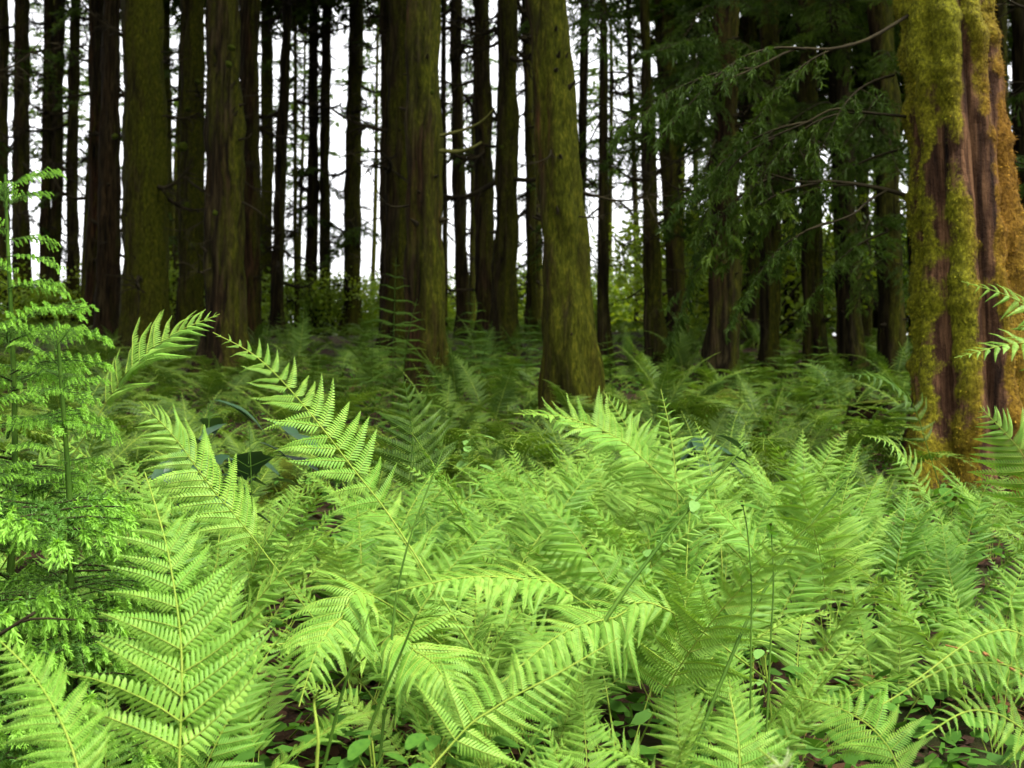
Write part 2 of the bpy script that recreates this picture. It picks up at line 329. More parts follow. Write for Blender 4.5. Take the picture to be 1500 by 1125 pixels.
# ------------------------------------------------------------------ trees
def trunk_mesh(P0, P1, r0, r1, htop, rtop, nseg, nfine, seed, flare=0.5, flute=0.05, lump=0.02):
    """a tapered trunk from P0 (base) through P1, local to P0; flared and fluted at the foot"""
    ax = (P1 - P0); h1 = ax.z; lean = np.array([ax.x / h1, ax.y / h1])
    hs_ = np.concatenate([np.linspace(-0.35, h1 * 1.05, nfine), np.linspace(h1 * 1.05, htop, 10)[1:]])
    a = np.arange(nseg) / nseg * 2 * np.pi; V = []
    rs = np.random.RandomState(seed); ph = rs.uniform(0, 6.28, 4); nl = rs.randint(4, 8)
    for h in hs_:
        hc = max(h, 0); base = r0 + (r1 - r0) * hc / h1 if h < h1 else max(rtop, r1 + (rtop - r1) * (h - h1) / (htop - h1))
        fl = math.exp(-hc / 0.38) * flare * r0 * 0.6
        sway = 0.03 * np.sin(hc * .5 + ph[0])
        row = []
        for t in a:
            lob = 0.5 + 0.5 * math.cos(nl * t + ph[1]) ; r = base + fl * (0.45 + 0.9 * lob)
            r *= 1 + flute * (.35 + math.exp(-hc / 1.2)) * math.sin(nl * t + ph[1] + .25 * hc) + .02 * math.sin(2 * t + ph[2])
            nv = noise.noise(Vector((math.cos(t) * 2.2 * base * 2 + seed, math.sin(t) * 2.2 * base * 2, h * .9))) * lump * 1.3 + noise.noise(Vector((math.cos(t) * 9 * base + seed, math.sin(t) * 9 * base, h * 2.2))) * lump
            r += nv * min(1, base * 4)
            row.append((lean[0] * h + sway * min(1, hc) + r * math.cos(t), lean[1] * h + r * math.sin(t), h))
        V += row
    V = np.array(V); n = len(hs_); i = np.arange(n - 1)[:, None] * nseg; j = np.arange(nseg)[None]; j2 = (j + 1) % nseg
    Fc = np.concatenate([np.stack([i + j, i + j2, i + nseg + j2], -1).reshape(-1, 3), np.stack([i + j, i + nseg + j2, i + nseg + j], -1).reshape(-1, 3)])
    return V, Fc, lean

TREES = [
 # x at top of frame, x at base, y of base, width top, width base, moss, red, branches, boughs, crown start, label
 (4, 4, 425, 14, 18, .3, .2, 16, 0, 8, 'dark thin conifer trunk cut by the left edge of the picture'),
 (31, 32, 440, 20, 26, .3, .3, 26, 4, 8, 'dark conifer trunk with many dead twigs behind the bright sapling tip'),
 (71, 66, 452, 14, 17, .3, .5, 18, 0, 9, 'left of two dark trunks that cross behind the drooping sapling shoots'),
 (89, 77, 456, 16, 17, .3, .2, 14, 0, 9, 'right of two dark trunks that cross behind the drooping sapling shoots'),
 (109, 105, 470, 13, 20, .3, .2, 22, 3, 9, 'slim dark trunk between the crossed pair and the red brown trunk'),
 (144, 134, 497, 24, 22, .25, 1., 8, 0, 10, 'red brown trunk just left of the wide mossy trunk with an almost black one between'),
 (165, 155, 507, 24, 36, .18, .3, 6, 0, 10, 'almost black trunk touching the left side of the wide mossy trunk'),
 (207, 216, 522, 55, 72, .47, .3, 6, 0, 10, 'wide moss streaked trunk on the left behind the tall upright fern'),
 (242, 247, 468, 14, 17, .52, .0, 14, 2, 9, 'pale green slim trunk peeping out at the right of the wide mossy trunk'),
 (281, 280, 500, 35, 38, .44, .2, 7, 1, 9, 'dark lumpy trunk with mossy bulges between the two widest left trunks'),
 (328, 327, 552, 46, 66, .34, .3, 5, 0, 10, 'broad dark trunk with a small bright moss tuft high on its front'),
 (367, 366, 511, 27, 28, .3, .6, 8, 0, 10, 'dark brown trunk close at the right of the broad one with the moss tuft'),
 (392, 388, 480, 17, 19, .56, .2, 18, 5, 8, 'olive green slender trunk standing in the pale light left of the leaning one'),
 (419, 405, 493, 13, 21, .28, .2, 16, 0, 10, 'thin dark trunk leaning to the right against the white sky'),
 (461, 455, 476, 13, 19, .25, .4, 24, 4, 9, 'left trunk of a close dark pair in the bright gap'),
 (478, 475, 475, 14, 18, .36, .3, 24, 4, 9, 'right trunk of a close dark pair in the bright gap'),
 (521, 515, 481, 20, 27, .42, .3, 26, 9, 7, 'twiggy trunk with green sprays alone in the bright gap'),
 (563, 570, 498, 15, 26, .3, .2, 10, 1, 9, 'dark trunk half hidden behind the left side of the twin trunks'),
 (586, 581, 522, 26, 54, .4, .3, 4, 0, 10, 'rear trunk of the broad twin pair, wider at its foot'),
 (620, 629, 610, 50, 60, .42, .9, 3, 0, 10, 'front trunk of the broad twin pair with red bark near its foot'),
 (651, 651, 490, 8, 9, .3, .1, 12, 0, 10, 'very thin dark trunk touching the right side of the twin pair'),
 (668, 677, 496, 18, 21, .3, .2, 18, 1, 9, 'dark straight trunk behind two curved pale branches'),
 (703, 716, 506, 24, 34, .34, .3, 10, 0, 9, 'left dark trunk of the pair left of the yellow mossy tree'),
 (744, 737, 514, 28, 40, .4, .2, 10, 0, 9, 'right dark trunk of the pair left of the yellow mossy tree'),
 (772, 779, 490, 13, 17, .42, .2, 30, 3, 8, 'twiggy slim trunk right behind the left edge of the yellow mossy tree'),
 (806, 841, 633, 57, 84, .53, .9, 4, 0, 10, 'yellow mossy leaning tree in the middle rising from the bright ferns'),
 (855, 853, 500, 13, 14, .28, .3, 16, 1, 9, 'thin dark trunk close at the right of the yellow mossy tree'),
 (881, 887, 541, 10, 22, .36, .2, 20, 8, 7, 'thin grey green trunk with feathery sprays and a wide foot'),
 (921, 935, 480, 7, 10, .42, .1, 26, 10, 7, 'thinnest distant trunk among feathery sprays in the bright gap'),
 (942, 966, 546, 14, 33, .42, .2, 10, 4, 9, 'slanting trunk at the left of the merging dark pair'),
 (974, 992, 511, 30, 28, .45, .3, 8, 2, 9, 'upright trunk at the right of the merging dark pair'),
 (1017, 1019, 480, 8, 9, .42, .1, 20, 2, 8, 'slim far trunk in the white slot left of the green boughs'),
 (1067, 1054, 580, 35, 48, .36, .5, 8, 8, 9, 'stout dark trunk with a red tint left in the green boughs'),
 (1127, 1126, 551, 28, 31, .4, .2, 6, 9, 9, 'dark trunk mostly veiled by the green boughs'),
 (1183, 1196, 551, 24, 34, .44, .2, 6, 7, 9, 'trunk with a moss lit right flank below the green boughs'),
 (1224, 1251, 553, 32, 40, .34, .3, 6, 6, 9, 'dark trunk beside the white slot under the green boughs'),
 (1287, 1309, 569, 34, 40, .42, .4, 5, 4, 9, 'dark trunk standing close left of the big orange mossy tree'),
 (1466, 1478, 560, 22, 26, .46, .2, 6, 4, 9, 'dark trunk just right of the big orange mossy tree'),
 (1493, 1498, 530, 20, 26, .4, .2, 6, 4, 9, 'dark trunk cut by the right edge of the picture'),
]
GT = 'conifer trees of the forest'
TREEPOS = []
def add_tree(Pb, Pt, r0, r1, moss, red, nbr, nbo, cstart, label, seed, near=False, name='conifer_tree', group=GT, cscale=1.3, low=False):
    root = thing(name, Pb, label, 'tree', group)
    if not low: cstart += 4.5
    H = cstart + 12.5
    h1 = Pt.z - Pb.z; dist = Pb.y
    nseg = 40 if r0 > .2 and dist < 18 else 24; nf = 64 if dist < 18 else 40
    V, Fc, lean = trunk_mesh(Pb, Pt, r0, r1, max(H, h1 + 2), 0.03, nseg, nf, seed, flare=0.9, lump=.055 if r0 > .15 else .035)
    tr = obj('trunk', mk_mesh('trunk', V, Fc, np.zeros(len(Fc), int), [BARK], True), root); tr.color = (moss, red, 0, 1)
    cr = obj('crown', (LOWCROWN if low else CROWN)[seed % (2 if low else 4)], root); cr.location = (lean[0] * cstart, lean[1] * cstart, cstart); cr.rotation_euler = (0, 0, seed * 1.7); cr.scale = (cscale,) * 3
    rs = np.random.RandomState(seed + 5)
    for k in range(nbr):
        h = rs.uniform(1.2, h1 + 1.0); a = rs.uniform(0, 6.28); r = (r0 + (r1 - r0) * min(1, h / h1)) * .85
        o = obj('branch', (DEAD if dist < 19 else FARDEAD)[rs.randint(7)], root); s = rs.uniform(.5, 1.5) * (.75 if h < 3 else 1)
        o.location = (lean[0] * h + r * math.cos(a), lean[1] * h + r * math.sin(a), h); o.rotation_euler = (rs.uniform(-.6, .6), rs.uniform(-.35, .3), a); o.scale = (s, s, s * (1 if dist < 20 else 1.2))
    for k in range(nbo):
        h = rs.uniform(2.6, h1 + 2.5); a = rs.uniform(0, 6.28); r = (r0 + (r1 - r0) * min(1, h / h1)) * .8
        o = obj('bough', (BOUGH if dist < 21 else FARBOUGH)[rs.randint(4)], root); s = rs.uniform(.7, 1.25)
        o.location = (lean[0] * h + r * math.cos(a), lean[1] * h + r * math.sin(a), h); o.rotation_euler = (rs.uniform(-.4, .4), rs.uniform(-.1, .45), a); o.scale = (s, s, s)
    if r0 > .13 and dist < 26 and nbr < 12:
        for k in range(9):
            h = rs.uniform(.8, h1 * .95); a = -1.57 + rs.uniform(-1.5, 1.5); r = (r0 + (r1 - r0) * min(1, h / h1)) * .93
            o = obj('branch_stub', STUB[rs.randint(3)], root); s = rs.uniform(.5, 1.3); o.location = (lean[0] * h + r * math.cos(a), lean[1] * h + r * math.sin(a), h); o.rotation_euler = (rs.uniform(-1, 1), rs.uniform(-.5, .3), a); o.scale = (s, s, s)
    TREEPOS.append((Pb.x, Pb.y, r0)); return root
roots = {}
for i, (xt, xb, yb, wt, wb, moss, red, nbr, nbo, cst, lab) in enumerate(TREES):
    Pb = on_ground(xb, yb); d = Pb.y
    t = ray(xb, yb).y; dep = (Pb - CAM).y / t           # depth along the view axis
    Pt = CAM + ray(xt, 0) * (d / ray(xt, 0).y)
    r0 = wb / 2 * dep / F * .93; r1 = wt / 2 * (Pt - CAM).dot(FWD) / F * .97
    roots[i] = add_tree(Pb, Pt, r0, r1, moss, red, nbr, nbo, cst, lab, i + 1)

# more slim trunks far back in the gaps, and a few with green boughs low down behind the right side
rs = np.random.RandomState(77)
far_x = [(120, 36, .10), (255, 37, .10), (305, 35, .12), (345, 38, .10), (436, 37, .07), (690, 36, .1), (790, 37, .12), (1000, 36, .12)]
for k, (px, d, r) in enumerate(far_x):
    p = at(px, 460, d); p = Vector((p.x, p.y, float(gz(p.x, p.y))))
    add_tree(p, p + Vector((rs.uniform(-.3, .3), 0, 10)), r * 1.2, r, .45, .1, 16, 7, 8, 'thin far trunk in the pale gaps at the crest of the wood', 60 + k, group='thin far trunks along the crest')
for k, (px, d, r) in enumerate([(1075, 27, .15), (1105, 24, .16), (1160, 28, .16), (1265, 25, .15), (1290, 27, .17), (1345, 24, .15), (1440, 22, .15), (1520, 19, .2), (1580, 14, .25), (-40, 18, .2), (-90, 13, .25)] + [(-150 - 130 * q, 12 + (q * 7) % 19, .22) for q in range(7)] + [(1640 + 130 * q, 11 + (q * 7) % 21, .22) for q in range(7)]):
    p = at(px, 460, d); p = Vector((p.x, p.y, float(gz(p.x, p.y))))
    if k < 7: add_tree(p, p + Vector((rs.uniform(-.3, .3), 0, 10)), r * 1.2, r, .4, .1, 10, 12, 5.5, 'green conifer with low boughs closing the wood behind the right trunks', 80 + k, group='low boughed conifers behind the right trunks', low=True)
    else: add_tree(p, p + Vector((rs.uniform(-.3, .3), 0, 10)), r * 1.2, r, .4, .1, 6, 3, 8, 'dark conifer just outside the edge of the picture', 80 + k, group='conifers beside the picture')  # unseen trees of the wood beside the frame, added to darken its interior

for k, (px, d, b) in enumerate([(58, 50, 11), (122, 47, 8), (250, 50, 9), (436, 52, 9), (545, 49, 10.5), (690, 55, 12), (893, 46, 8), (1060, 50, 9), (1300, 52, 7)]):
    p = at(px, 460, d); p = Vector((p.x, p.y, float(gz(p.x, p.y)))); root = thing('far_tree', p, 'backlit pale green tree beyond the crest showing in the bright gaps', 'tree', 'pale trees beyond the crest')
    V, Fc, lean = trunk_mesh(p, p + Vector((.1, 0, 10)), .14, .1, b + 15, .03, 12, 20, 150 + k); tr = obj('trunk', mk_mesh('trunk', V, Fc, np.zeros(len(Fc), int), [BARK], True), root); tr.color = (.5, 0, 0, 1)
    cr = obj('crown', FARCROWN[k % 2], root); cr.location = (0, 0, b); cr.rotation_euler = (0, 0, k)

# two curved pale branches on the twin trunk, moss knobs on the dark trunks
def curved(root, pts, r0, r1, mat, name='branch', k=6):
    P = catmull(pts, 16); mb = MB(); tube(mb, P, np.linspace(r0, r1, 16), k); o = obj(name, mb.mesh(name, [mat], True), root); return o
def pix_curve(root, pts, d, r0, r1, mat, name='branch'):
    P = [np.array(at(x, y, d + (dd if True else 0)) - root.location) for x, y, dd in pts]; return curved(root, P, r0, r1, mat, name)
d19 = roots[19].location.y
MOSSTWIG = plain('mossy_twig', (0.04, 0.04, 0.01), (0.08, 0.08, 0.02), (9, 9, 9), 0.9)
pix_curve(roots[19], [(645, 199, .05), (680, 190, -.1), (705, 178, -.2), (727, 156, -.3)], d19, .022, .007, MOSSTWIG)
pix_curve(roots[19], [(645, 221, .05), (672, 222, -.1), (690, 217, -.2), (706, 208, -.2)], d19, .028, .012, MOSSTWIG)
for ri, pts in ((7, [(178, 45, .2), (150, 36, 0), (128, 52, -.1)]), (7, [(234, 42, .3), (262, 34, .2), (275, 30, .2)]), (7, [(236, 76, .3), (262, 78, .2), (272, 82, .2)]), (7, [(238, 170, .3), (262, 169, .3), (288, 160, .3)]), (10, [(350, 205, .2), (362, 202, 0), (370, 194, 0)]), (10, [(352, 295, .2), (372, 305, 0), (392, 320, 0)])):
    pix_curve(roots[ri], pts, roots[ri].location.y, .02, .006, TWIG)

def blob(seed, sub=3, amp=.35, sq=.7, mat=MOSS, name='moss_clump', sc_=1):
    import bmesh
    bm = bmesh.new(); bmesh.ops.create_icosphere(bm, subdivisions=sub, radius=1)
    for v in bm.verts:
        n_ = noise.noise(v.co * 1.6 + Vector((seed * 7.1, 0, 0))) * amp + noise.noise(v.co * 5 + Vector((seed, 3, 0))) * amp * .4; v.co *= 1 + n_; v.co.z *= sq
    me = bpy.data.meshes.new(name); bm.to_mesh(me); bm.free(); me.materials.append(mat)
    me.polygons.foreach_set('use_smooth', np.ones(len(me.polygons), bool)); return me
CL = [blob(i) for i in range(3)]
for k, (ri, px, py, s) in enumerate([(10, 340, 70, .06), (10, 335, 94, .05), (9, 268, 215, .12), (9, 290, 120, .08), (9, 272, 300, .10), (9, 282, 360, .1), (9, 275, 160, .07), (10, 315, 312, .04), (19, 633, 135, .03), (23, 735, 215, .04), (6, 168, 200, .08)]):
    r_ = roots[ri]; p = at(px, py, r_.location.y - .28 * (1 if ri != 19 else .8)); o = obj('moss_clump', CL[k % 3], r_); o.location = p - r_.location; o.scale = (s, s, s); o.rotation_euler = (k, k * 2, k * 3)

# ---- the big mossy tree at the right
def big_tree():
    Pb = on_ground(1448, 748); Pb.y += .25; Pb.z = float(gz(Pb.x, Pb.y))
    d = Pb.y; Pt = CAM + ray(1381, 0) * (d / ray(1381, 0).y)
    root = thing('conifer_tree', Pb, 'big near tree with orange and yellow moss over red bark at the right', 'tree', GT)
    h1 = Pt.z - Pb.z; k = d / F
    r0, r1 = 136 / 2 * k, 118 / 2 * k; lean = ((Pt.x - Pb.x) / h1, (Pt.y - Pb.y) / h1)
    nseg = 150; hs_ = np.concatenate([np.linspace(-.4, h1 * 1.06, 230), np.linspace(h1 * 1.06, 21, 12)[1:]])
    V, mo, hu = [], [], []
    for h in hs_:
        hc = max(h, 0); base = r0 + (r1 - r0) * min(1, (hc / h1)) ** .7 if h < h1 else max(.04, r1 * (21 - h) / (21 - h1)); fl = math.exp(-hc / .6) * .2
        cx = lean[0] * h + .05 * math.sin(h * .9)
        for j in range(nseg):
            t = j / nseg * 2 * math.pi; c, s = math.cos(t), math.sin(t)
            rib = abs(math.sin(4.5 * t + .5 * math.sin(h * .8) + .8)) ** .7
            r = base + fl * (.3 + .9 * (0.5 + .5 * math.cos(5 * t + 1.2))) + (rib - .6) * .10 * (.35 + math.exp(-hc / 1.3)) 
            q = Vector((c * base * 2.0, s * base * 2.0, h * .75)); q2 = Vector((c * base * 9, s * base * 9, h * 7))
            m = .85 + .5 * noise.noise(q2 * 1.2) + .9 * noise.noise(q + Vector((5.3, 1, 2))) + .45 * noise.noise(q * 2.7) + .25 * c * (1 if h > 1 else 0)
            # bare strip of red bark that winds up the front-left face
            sa = -1.75 + .16 * math.sin(h * 1.2) + .18 * h * .35; dt = (t + math.pi) % (2 * math.pi) - math.pi
            m -= 1.05 * math.exp(-((dt - sa) / .15) ** 2) * (.35 + .65 * sstep(.2, 1, abs(math.sin(h * 1.05 + .2))))
            m += .62 * min(1, h / 1.9) - .58; m += .3 * min(0, math.sin(9 * t + 1.0 + .4 * math.sin(h)))
            m = min(max(m, 0), 1); lump = noise.noise(q2 * .7) * .8 + noise.noise(q2 * 2.1) * .35 + noise.noise(q2 * .4) * .9
            r += m * (.03 + .06 * lump) + (1 - m) * .01 * noise.noise(Vector((c * 14 * base, s * 14 * base, h * .8)))
            V.append((cx + r * c, lean[1] * h + r * s, h)); mo.append(m)
            hv = .38 + .66 * c - .15 * s + .9 * noise.noise(q * 1.1 + Vector((9, 4, 1))) - .15 * (h < 1.2); hu.append(min(max(hv, 0), 1))
    V = np.array(V); n = len(hs_); i = np.arange(n - 1)[:, None] * nseg; j = np.arange(nseg)[None]; j2 = (j + 1) % nseg
    Fc = np.concatenate([np.stack([i + j, i + j2, i + nseg + j2], -1).reshape(-1, 3), np.stack([i + j, i + nseg + j2, i + nseg + j], -1).reshape(-1, 3)])
    me = mk_mesh('mossy_trunk', V, Fc, np.zeros(len(Fc), int), [MOSSY], True); mo, hu = np.array(mo), np.array(hu)
    for nm, ar in (('moss', mo), ('hue', hu)):
        a = me.attributes.new(nm, 'FLOAT', 'POINT'); a.data.foreach_set('value', ar.astype(np.float32))
    obj('trunk', me, root)
    # short moss tufts standing on the thick moss
    rs = np.random.RandomState(3); ok = np.where((mo > .42) & (V[:, 2] < h1 * 1.05))[0]; idx = rs.choice(ok, 21000); S = V[idx] + rs.normal(0, .006, (len(idx), 3))
    cxy = np.stack([lean[0] * S[:, 2], lean[1] * S[:, 2]], 1); nrm = unit(np.concatenate([S[:, :2] - cxy, np.zeros((len(S), 1))], 1)); S -= nrm * .006
    D = unit(nrm + rs.normal(0, .45, S.shape) + np.array([0, 0, -.25])); Nn = unit(np.cross(D, rs.normal(0, 1, S.shape))); mb = MB(); ribbons(mb, S, D, rs.uniform(.010, .024, len(S)), .0055, Nn, .3)
    tm = mb.mesh('moss_tufts', [TUFT]); a = tm.attributes.new('hue', 'FLOAT', 'POINT'); a.data.foreach_set('value', np.repeat(np.clip(hu[idx] + rs.normal(0, .15, len(idx)), 0, 1), 5).astype(np.float32))
    o = obj('moss', tm, root); o['kind'] = 'stuff'
    cr = obj('crown', CROWN[1], root); cr.location = (lean[0] * 9, lean[1] * 9, 8.5)
    # limbs reaching left over the wood
    def limb(pts, r): return pix_curve(root, pts, d, r, .006, TWIG, 'limb')
    limb([(1335, 20, .1), (1270, 58, -.1), (1215, 72, -.2), (1165, 72, -.3), (1110, 98, -.4), (1045, 125, -.5)], .013)
    limb([(1340, 172, .2), (1270, 165, .1), (1222, 160, .1), (1180, 180, .1), (1125, 203, .1)], .011)
    limb([(1345, 292, .2), (1290, 276, .2), (1220, 266, .2), (1170, 266, .2), (1110, 250, .3)], .017)
    limb([(1300, 278, .2), (1270, 296, .1), (1245, 316, 0), (1180, 338, 0)], .008)
    rs = np.random.RandomState(9)
    for k, (px, py, dd, az_, s) in enumerate([(1260, 62, -.1, 175, .55), (1180, 72, -.3, 190, .6), (1110, 100, -.4, 170, .55), (1255, 165, .1, 185, .55), (1190, 178, .1, 170, .6), (1135, 202, .1, 180, .5), (1270, 272, .2, 178, .6), (1200, 268, .2, 188, .6), (1140, 258, .3, 172, .65), (1215, 325, 0, 180, .5), (1310, 110, .3, 200, .6), (1315, 220, .3, 160, .6), (1300, 340, .3, 185, .5)]):
        o = obj('bough', BOUGH[k % 5], root); o.location = at(px, py, d + dd) - Pb; o.rotation_euler = (rs.uniform(-.3, .3), rs.uniform(.1, .7), R(az_)); o.scale = (s, s, s)
    TREEPOS.append((Pb.x, Pb.y, r0 + .2)); return root
BIG = big_tree()
# green boughs hanging from the trunks behind it
rs = np.random.RandomState(21)
for k in range(46):
    px, py = rs.uniform(985, 1335), rs.uniform(-40, 440) ; ri = [32, 33, 34, 35, 36][rs.randint(5)]; r_ = roots[ri]
    if (py > 330 and px < 1050) or (py > 170 and (px < 1040 or 1200 < px < 1245)): continue
    ri = min([32, 33, 34, 35, 36], key=lambda q: abs(TREES[q][0] - px) + rs.uniform(0, 90)); r_ = roots[ri]
    p = at(px, py, r_.location.y + rs.uniform(-1.3, .3)); rel = p - r_.location; a = math.atan2(rel.y, rel.x); dh = Vector((rel.x, rel.y)).length
    o = obj('bough', BOUGH[k % 5], r_); s = min(1.5, max(.6, dh / 1.45)); o.rotation_euler = (rs.uniform(-.4, .4), rs.uniform(.05, .4), a)
    h = max(1.6, rel.z + .35 * s); o.location = (.08 * math.cos(a), .08 * math.sin(a), h); o.scale = (s, s, s)

# ------------------------------------------------------------------ ferns
def pinna(n=14, seed=0, fold=.12, droop=.18, curl=.35, wide=.2, lod=1, bend=.05):
    """one leaflet of a frond, 1 long along +X, facing +Z, pinnules along both sides"""
    rs = np.random.RandomState(seed); mb = MB(); V, Fc, b = [], [], 0
    for k in range(n):
        u = .05 + .9 * (k / n); l = wide * (1 - u) ** .92 * (1.0 + .1 * rs.rand()) * (1 if k > 0 else .85) + .012; wd = .9 / n * .44
        for sg in (1, -1):
            c0 = np.array([u + (.25 / n if sg > 0 else 0), 0, 0]); d = unit(np.array([.38 + .2 * u, sg, 0])); q = np.array([d[1], -d[0], 0]) * sg
            cz = -curl * l * rs.uniform(.7, 1.3); e = fold * l * .35
            if lod:
                pts = [c0 - q * wd * .75, c0 + q * wd * .75, c0 + d * l * .5 - q * wd * .78 + [0, 0, cz * .25 - e], c0 + d * l * .5 + [0, 0, cz * .25 + e], c0 + d * l * .5 + q * wd * .78 + [0, 0, cz * .25 - e],
                       c0 + d * l * .82 - q * wd * .45 + [0, 0, cz * .65 - e], c0 + d * l * .82 + q * wd * .45 + [0, 0, cz * .65 - e], c0 + d * l + [0, 0, cz], c0 + [0, 0, e * .5]]
                fs = [(0, 8, 3), (0, 3, 2), (8, 1, 4), (8, 4, 3), (2, 3, 5), (3, 4, 6), (3, 6, 5), (5, 6, 7)]
            else:
                pts = [c0 - q * wd * .8, c0 + q * wd * .8, c0 + d * l * .6 - q * wd * .8 + [0, 0, cz * .3], c0 + d * l * .6 + q * wd * .8 + [0, 0, cz * .3], c0 + d * l + [0, 0, cz]]
                fs = [(0, 1, 3), (0, 3, 2), (2, 3, 4)]
            V += pts; Fc += [(a + b, c + b, e_ + b) for a, c, e_ in fs]; b += len(pts)
    mb.add(V, Fc, 0)
    t = np.linspace(0, 1, 6); tube(mb, np.stack([t, 0 * t, 0 * t + .004], 1), np.linspace(.011, .004, 6), 3, 1)
    # tip leaflet
    mb.add([[.93, -.02, 0], [.93, .02, 0], [1.03, 0, -.01]], [[0, 1, 2]], 0)
    v, f, m = mb.arrays(); u = np.clip(v[:, 0], 0, 1.05); v[:, 2] -= droop * u ** 2.2; v[:, 1] += bend * u ** 2; v[:, 2] += .02 * np.sin(u * 11 + seed) * u; return v, f, m
PIN_HI = [pinna((17, 18, 19, 16, 18)[i], i, droop=(.08, .26, .5, -.10, .4)[i], curl=(.3, .5, .8, .4, .6)[i], wide=(.18, .16, .145, .17, .19)[i], bend=(.08, .14, .05, .2, -.06)[i]) for i in range(5)]
PIN_LO = [pinna(11, 10 + i, droop=(.1, .3, .2)[i], curl=.4, lod=0) for i in range(3)]
PIN_TINY = [pinna(6, 20, droop=.15, curl=.3, lod=0, wide=.24)]

def profile(u, kind):
    if kind == 'lance': return (np.where(u < .28, .62 + .38 * u / .28, 1) * np.clip((1 - u) / .74, 0, 1) ** .85 if np.ndim(u) else (.62 + .38 * u / .28 if u < .28 else 1) * min(1, (1 - u) / .74) ** .85)
    if kind == 'tri': return min(1, (1 - u) / .92) ** .9
    return (.35 + .65 * u / .35 if u < .35 else 1) * min(1, (1 - u) / .6) ** .8
def frond_layout(C, ref, W, npair, u0, kind, rs, fwd=.45, lift=.12, tier=False):
    """positions and axes of the leaflets along a rachis curve; ref = which way the face looks"""
    n = len(C); T = unit(np.gradient(C, axis=0)); out = []
    for k in range(npair):
        u = (k + .2) / npair; s = u0 + (1 - u0) * (u ** .93); i = s * (n - 1); i0 = min(int(i), n - 2); p = C[i0] + (C[i0 + 1] - C[i0]) * (i - i0); t = T[i0]
        r_ = ref[i0] if getattr(ref, 'ndim', 1) == 2 else ref
        nrm = unit(r_ - t * np.dot(r_, t)); lat = np.cross(t, nrm); ln = W * profile(u, kind)
        if ln < .008: continue
        for sg in (1, -1):
            f_ = fwd + .5 * u * u + rs.normal(0, .11); x = unit(lat * sg + t * f_ + nrm * (lift + rs.normal(0, .12))); zr = unit(nrm + t * rs.normal(0, .22) - t * .12) if not tier else np.array([0, 0, 1.]) - t * .1; z = unit(zr - x * np.dot(zr, x)); y = np.cross(z, x) * (1)
            out.append((p, x, y, z, ln * rs.uniform(.92, 1.08), u, sg))
    return out
def frond_mesh(C, ref, W, npair, u0, kind, seed, pins, mats, rr=.0045, tier=False):
    rs = np.random.RandomState(seed); mb = MB(); tube(mb, C, np.linspace(rr, .0012, len(C)), 4, 1)
    for p, x, y, z, ln, u, sg in frond_layout(C, ref, W, npair, u0, kind, rs, .15 if tier else .45, .12, tier):
        v, f, m = pins[rs.randint(len(pins))] if ln > .05 else PIN_TINY[0]
        vv = p + ln * (v[:, :1] * x + v[:, 1:2] * y + v[:, 2:3] * z); mb.v.append(vv); mb.f.append(f + mb.n); mb.m.append(m); mb.n += len(vv)
    return mb
def arch(L, e0, e1, pw=1.3, n=26, twist=0.0):
    s = np.linspace(0, 1, n); e = R(e0) + (R(e1) - R(e0)) * s ** pw; ds = L / (n - 1)
    x = np.concatenate([[0], np.cumsum(np.cos(e[:-1]) * ds)]); z = np.concatenate([[0], np.cumsum(np.sin(e[:-1]) * ds)]); y = twist * L * s ** 2
    return np.stack([x, y, z], 1), np.stack([-np.sin(e), 0 * e + twist * .5, np.cos(e)], 1)
FRONDS, FRONDS_COOL, FRONDS_SHADED, FRONDS_TALL, FRONDS_DRY = [], [], [], [], []
for i in range(18):
    C, nr = arch(1.0, rng.uniform(58, 85), (5, -30, 35, 20, -45, 30, -10, 40, 0, 25)[i % 10], rng.uniform(1.1, 1.9), twist=rng.uniform(-.28, .28))
    a = (C, nr, (.15, .135, .175, .16, .125)[i % 5], (22, 25, 19, 23, 27)[i % 5], (.28, .22, .34)[i % 3], ('lance', 'lance', 'tri')[i % 3])
    FRONDS.append(frond_mesh(*a, i, PIN_HI, None, .003).mesh('frond', [FERN, STIPE])); me_ = FRONDS[-1].copy(); me_.materials[0] = FERN_COOL; FRONDS_COOL.append(me_); FRONDS_SHADED.append(frond_mesh(*a, i, PIN_LO, None).mesh('shaded_frond', [FERN_SHADED, STIPE]))
for i in range(3):
    C, nr = arch(1.0, 60 - 10 * i, -70, 1.0); FRONDS_DRY.append(frond_mesh(C, nr, .13, 15, .3, 'lance', 50 + i, PIN_LO, None).mesh('dry_frond', [FERN_DRY, STIPE_BROWN]))
for i in range(3):   # tall bracken with tiers of level leaflets
    C, nr = arch(1.0, 88, 60, 1.5, twist=.05); refv = np.array([-1., 0, .2]) + 0 * nr
    FRONDS_TALL.append(frond_mesh(C, refv, .27, 8, .42, 'tri', 60 + i, PIN_HI[1:3], None, tier=True).mesh('bracken_frond', [FERN_SHADED, STIPE_DARK]))
PIN_MESH = [mk_mesh('leaflet', *p, [FERN, STIPE]) for p in PIN_HI]
PIN_MESH_SHADED = [mk_mesh('shaded_leaflet', *p, [FERN_SHADED, STIPE_DARK]) for p in PIN_HI]

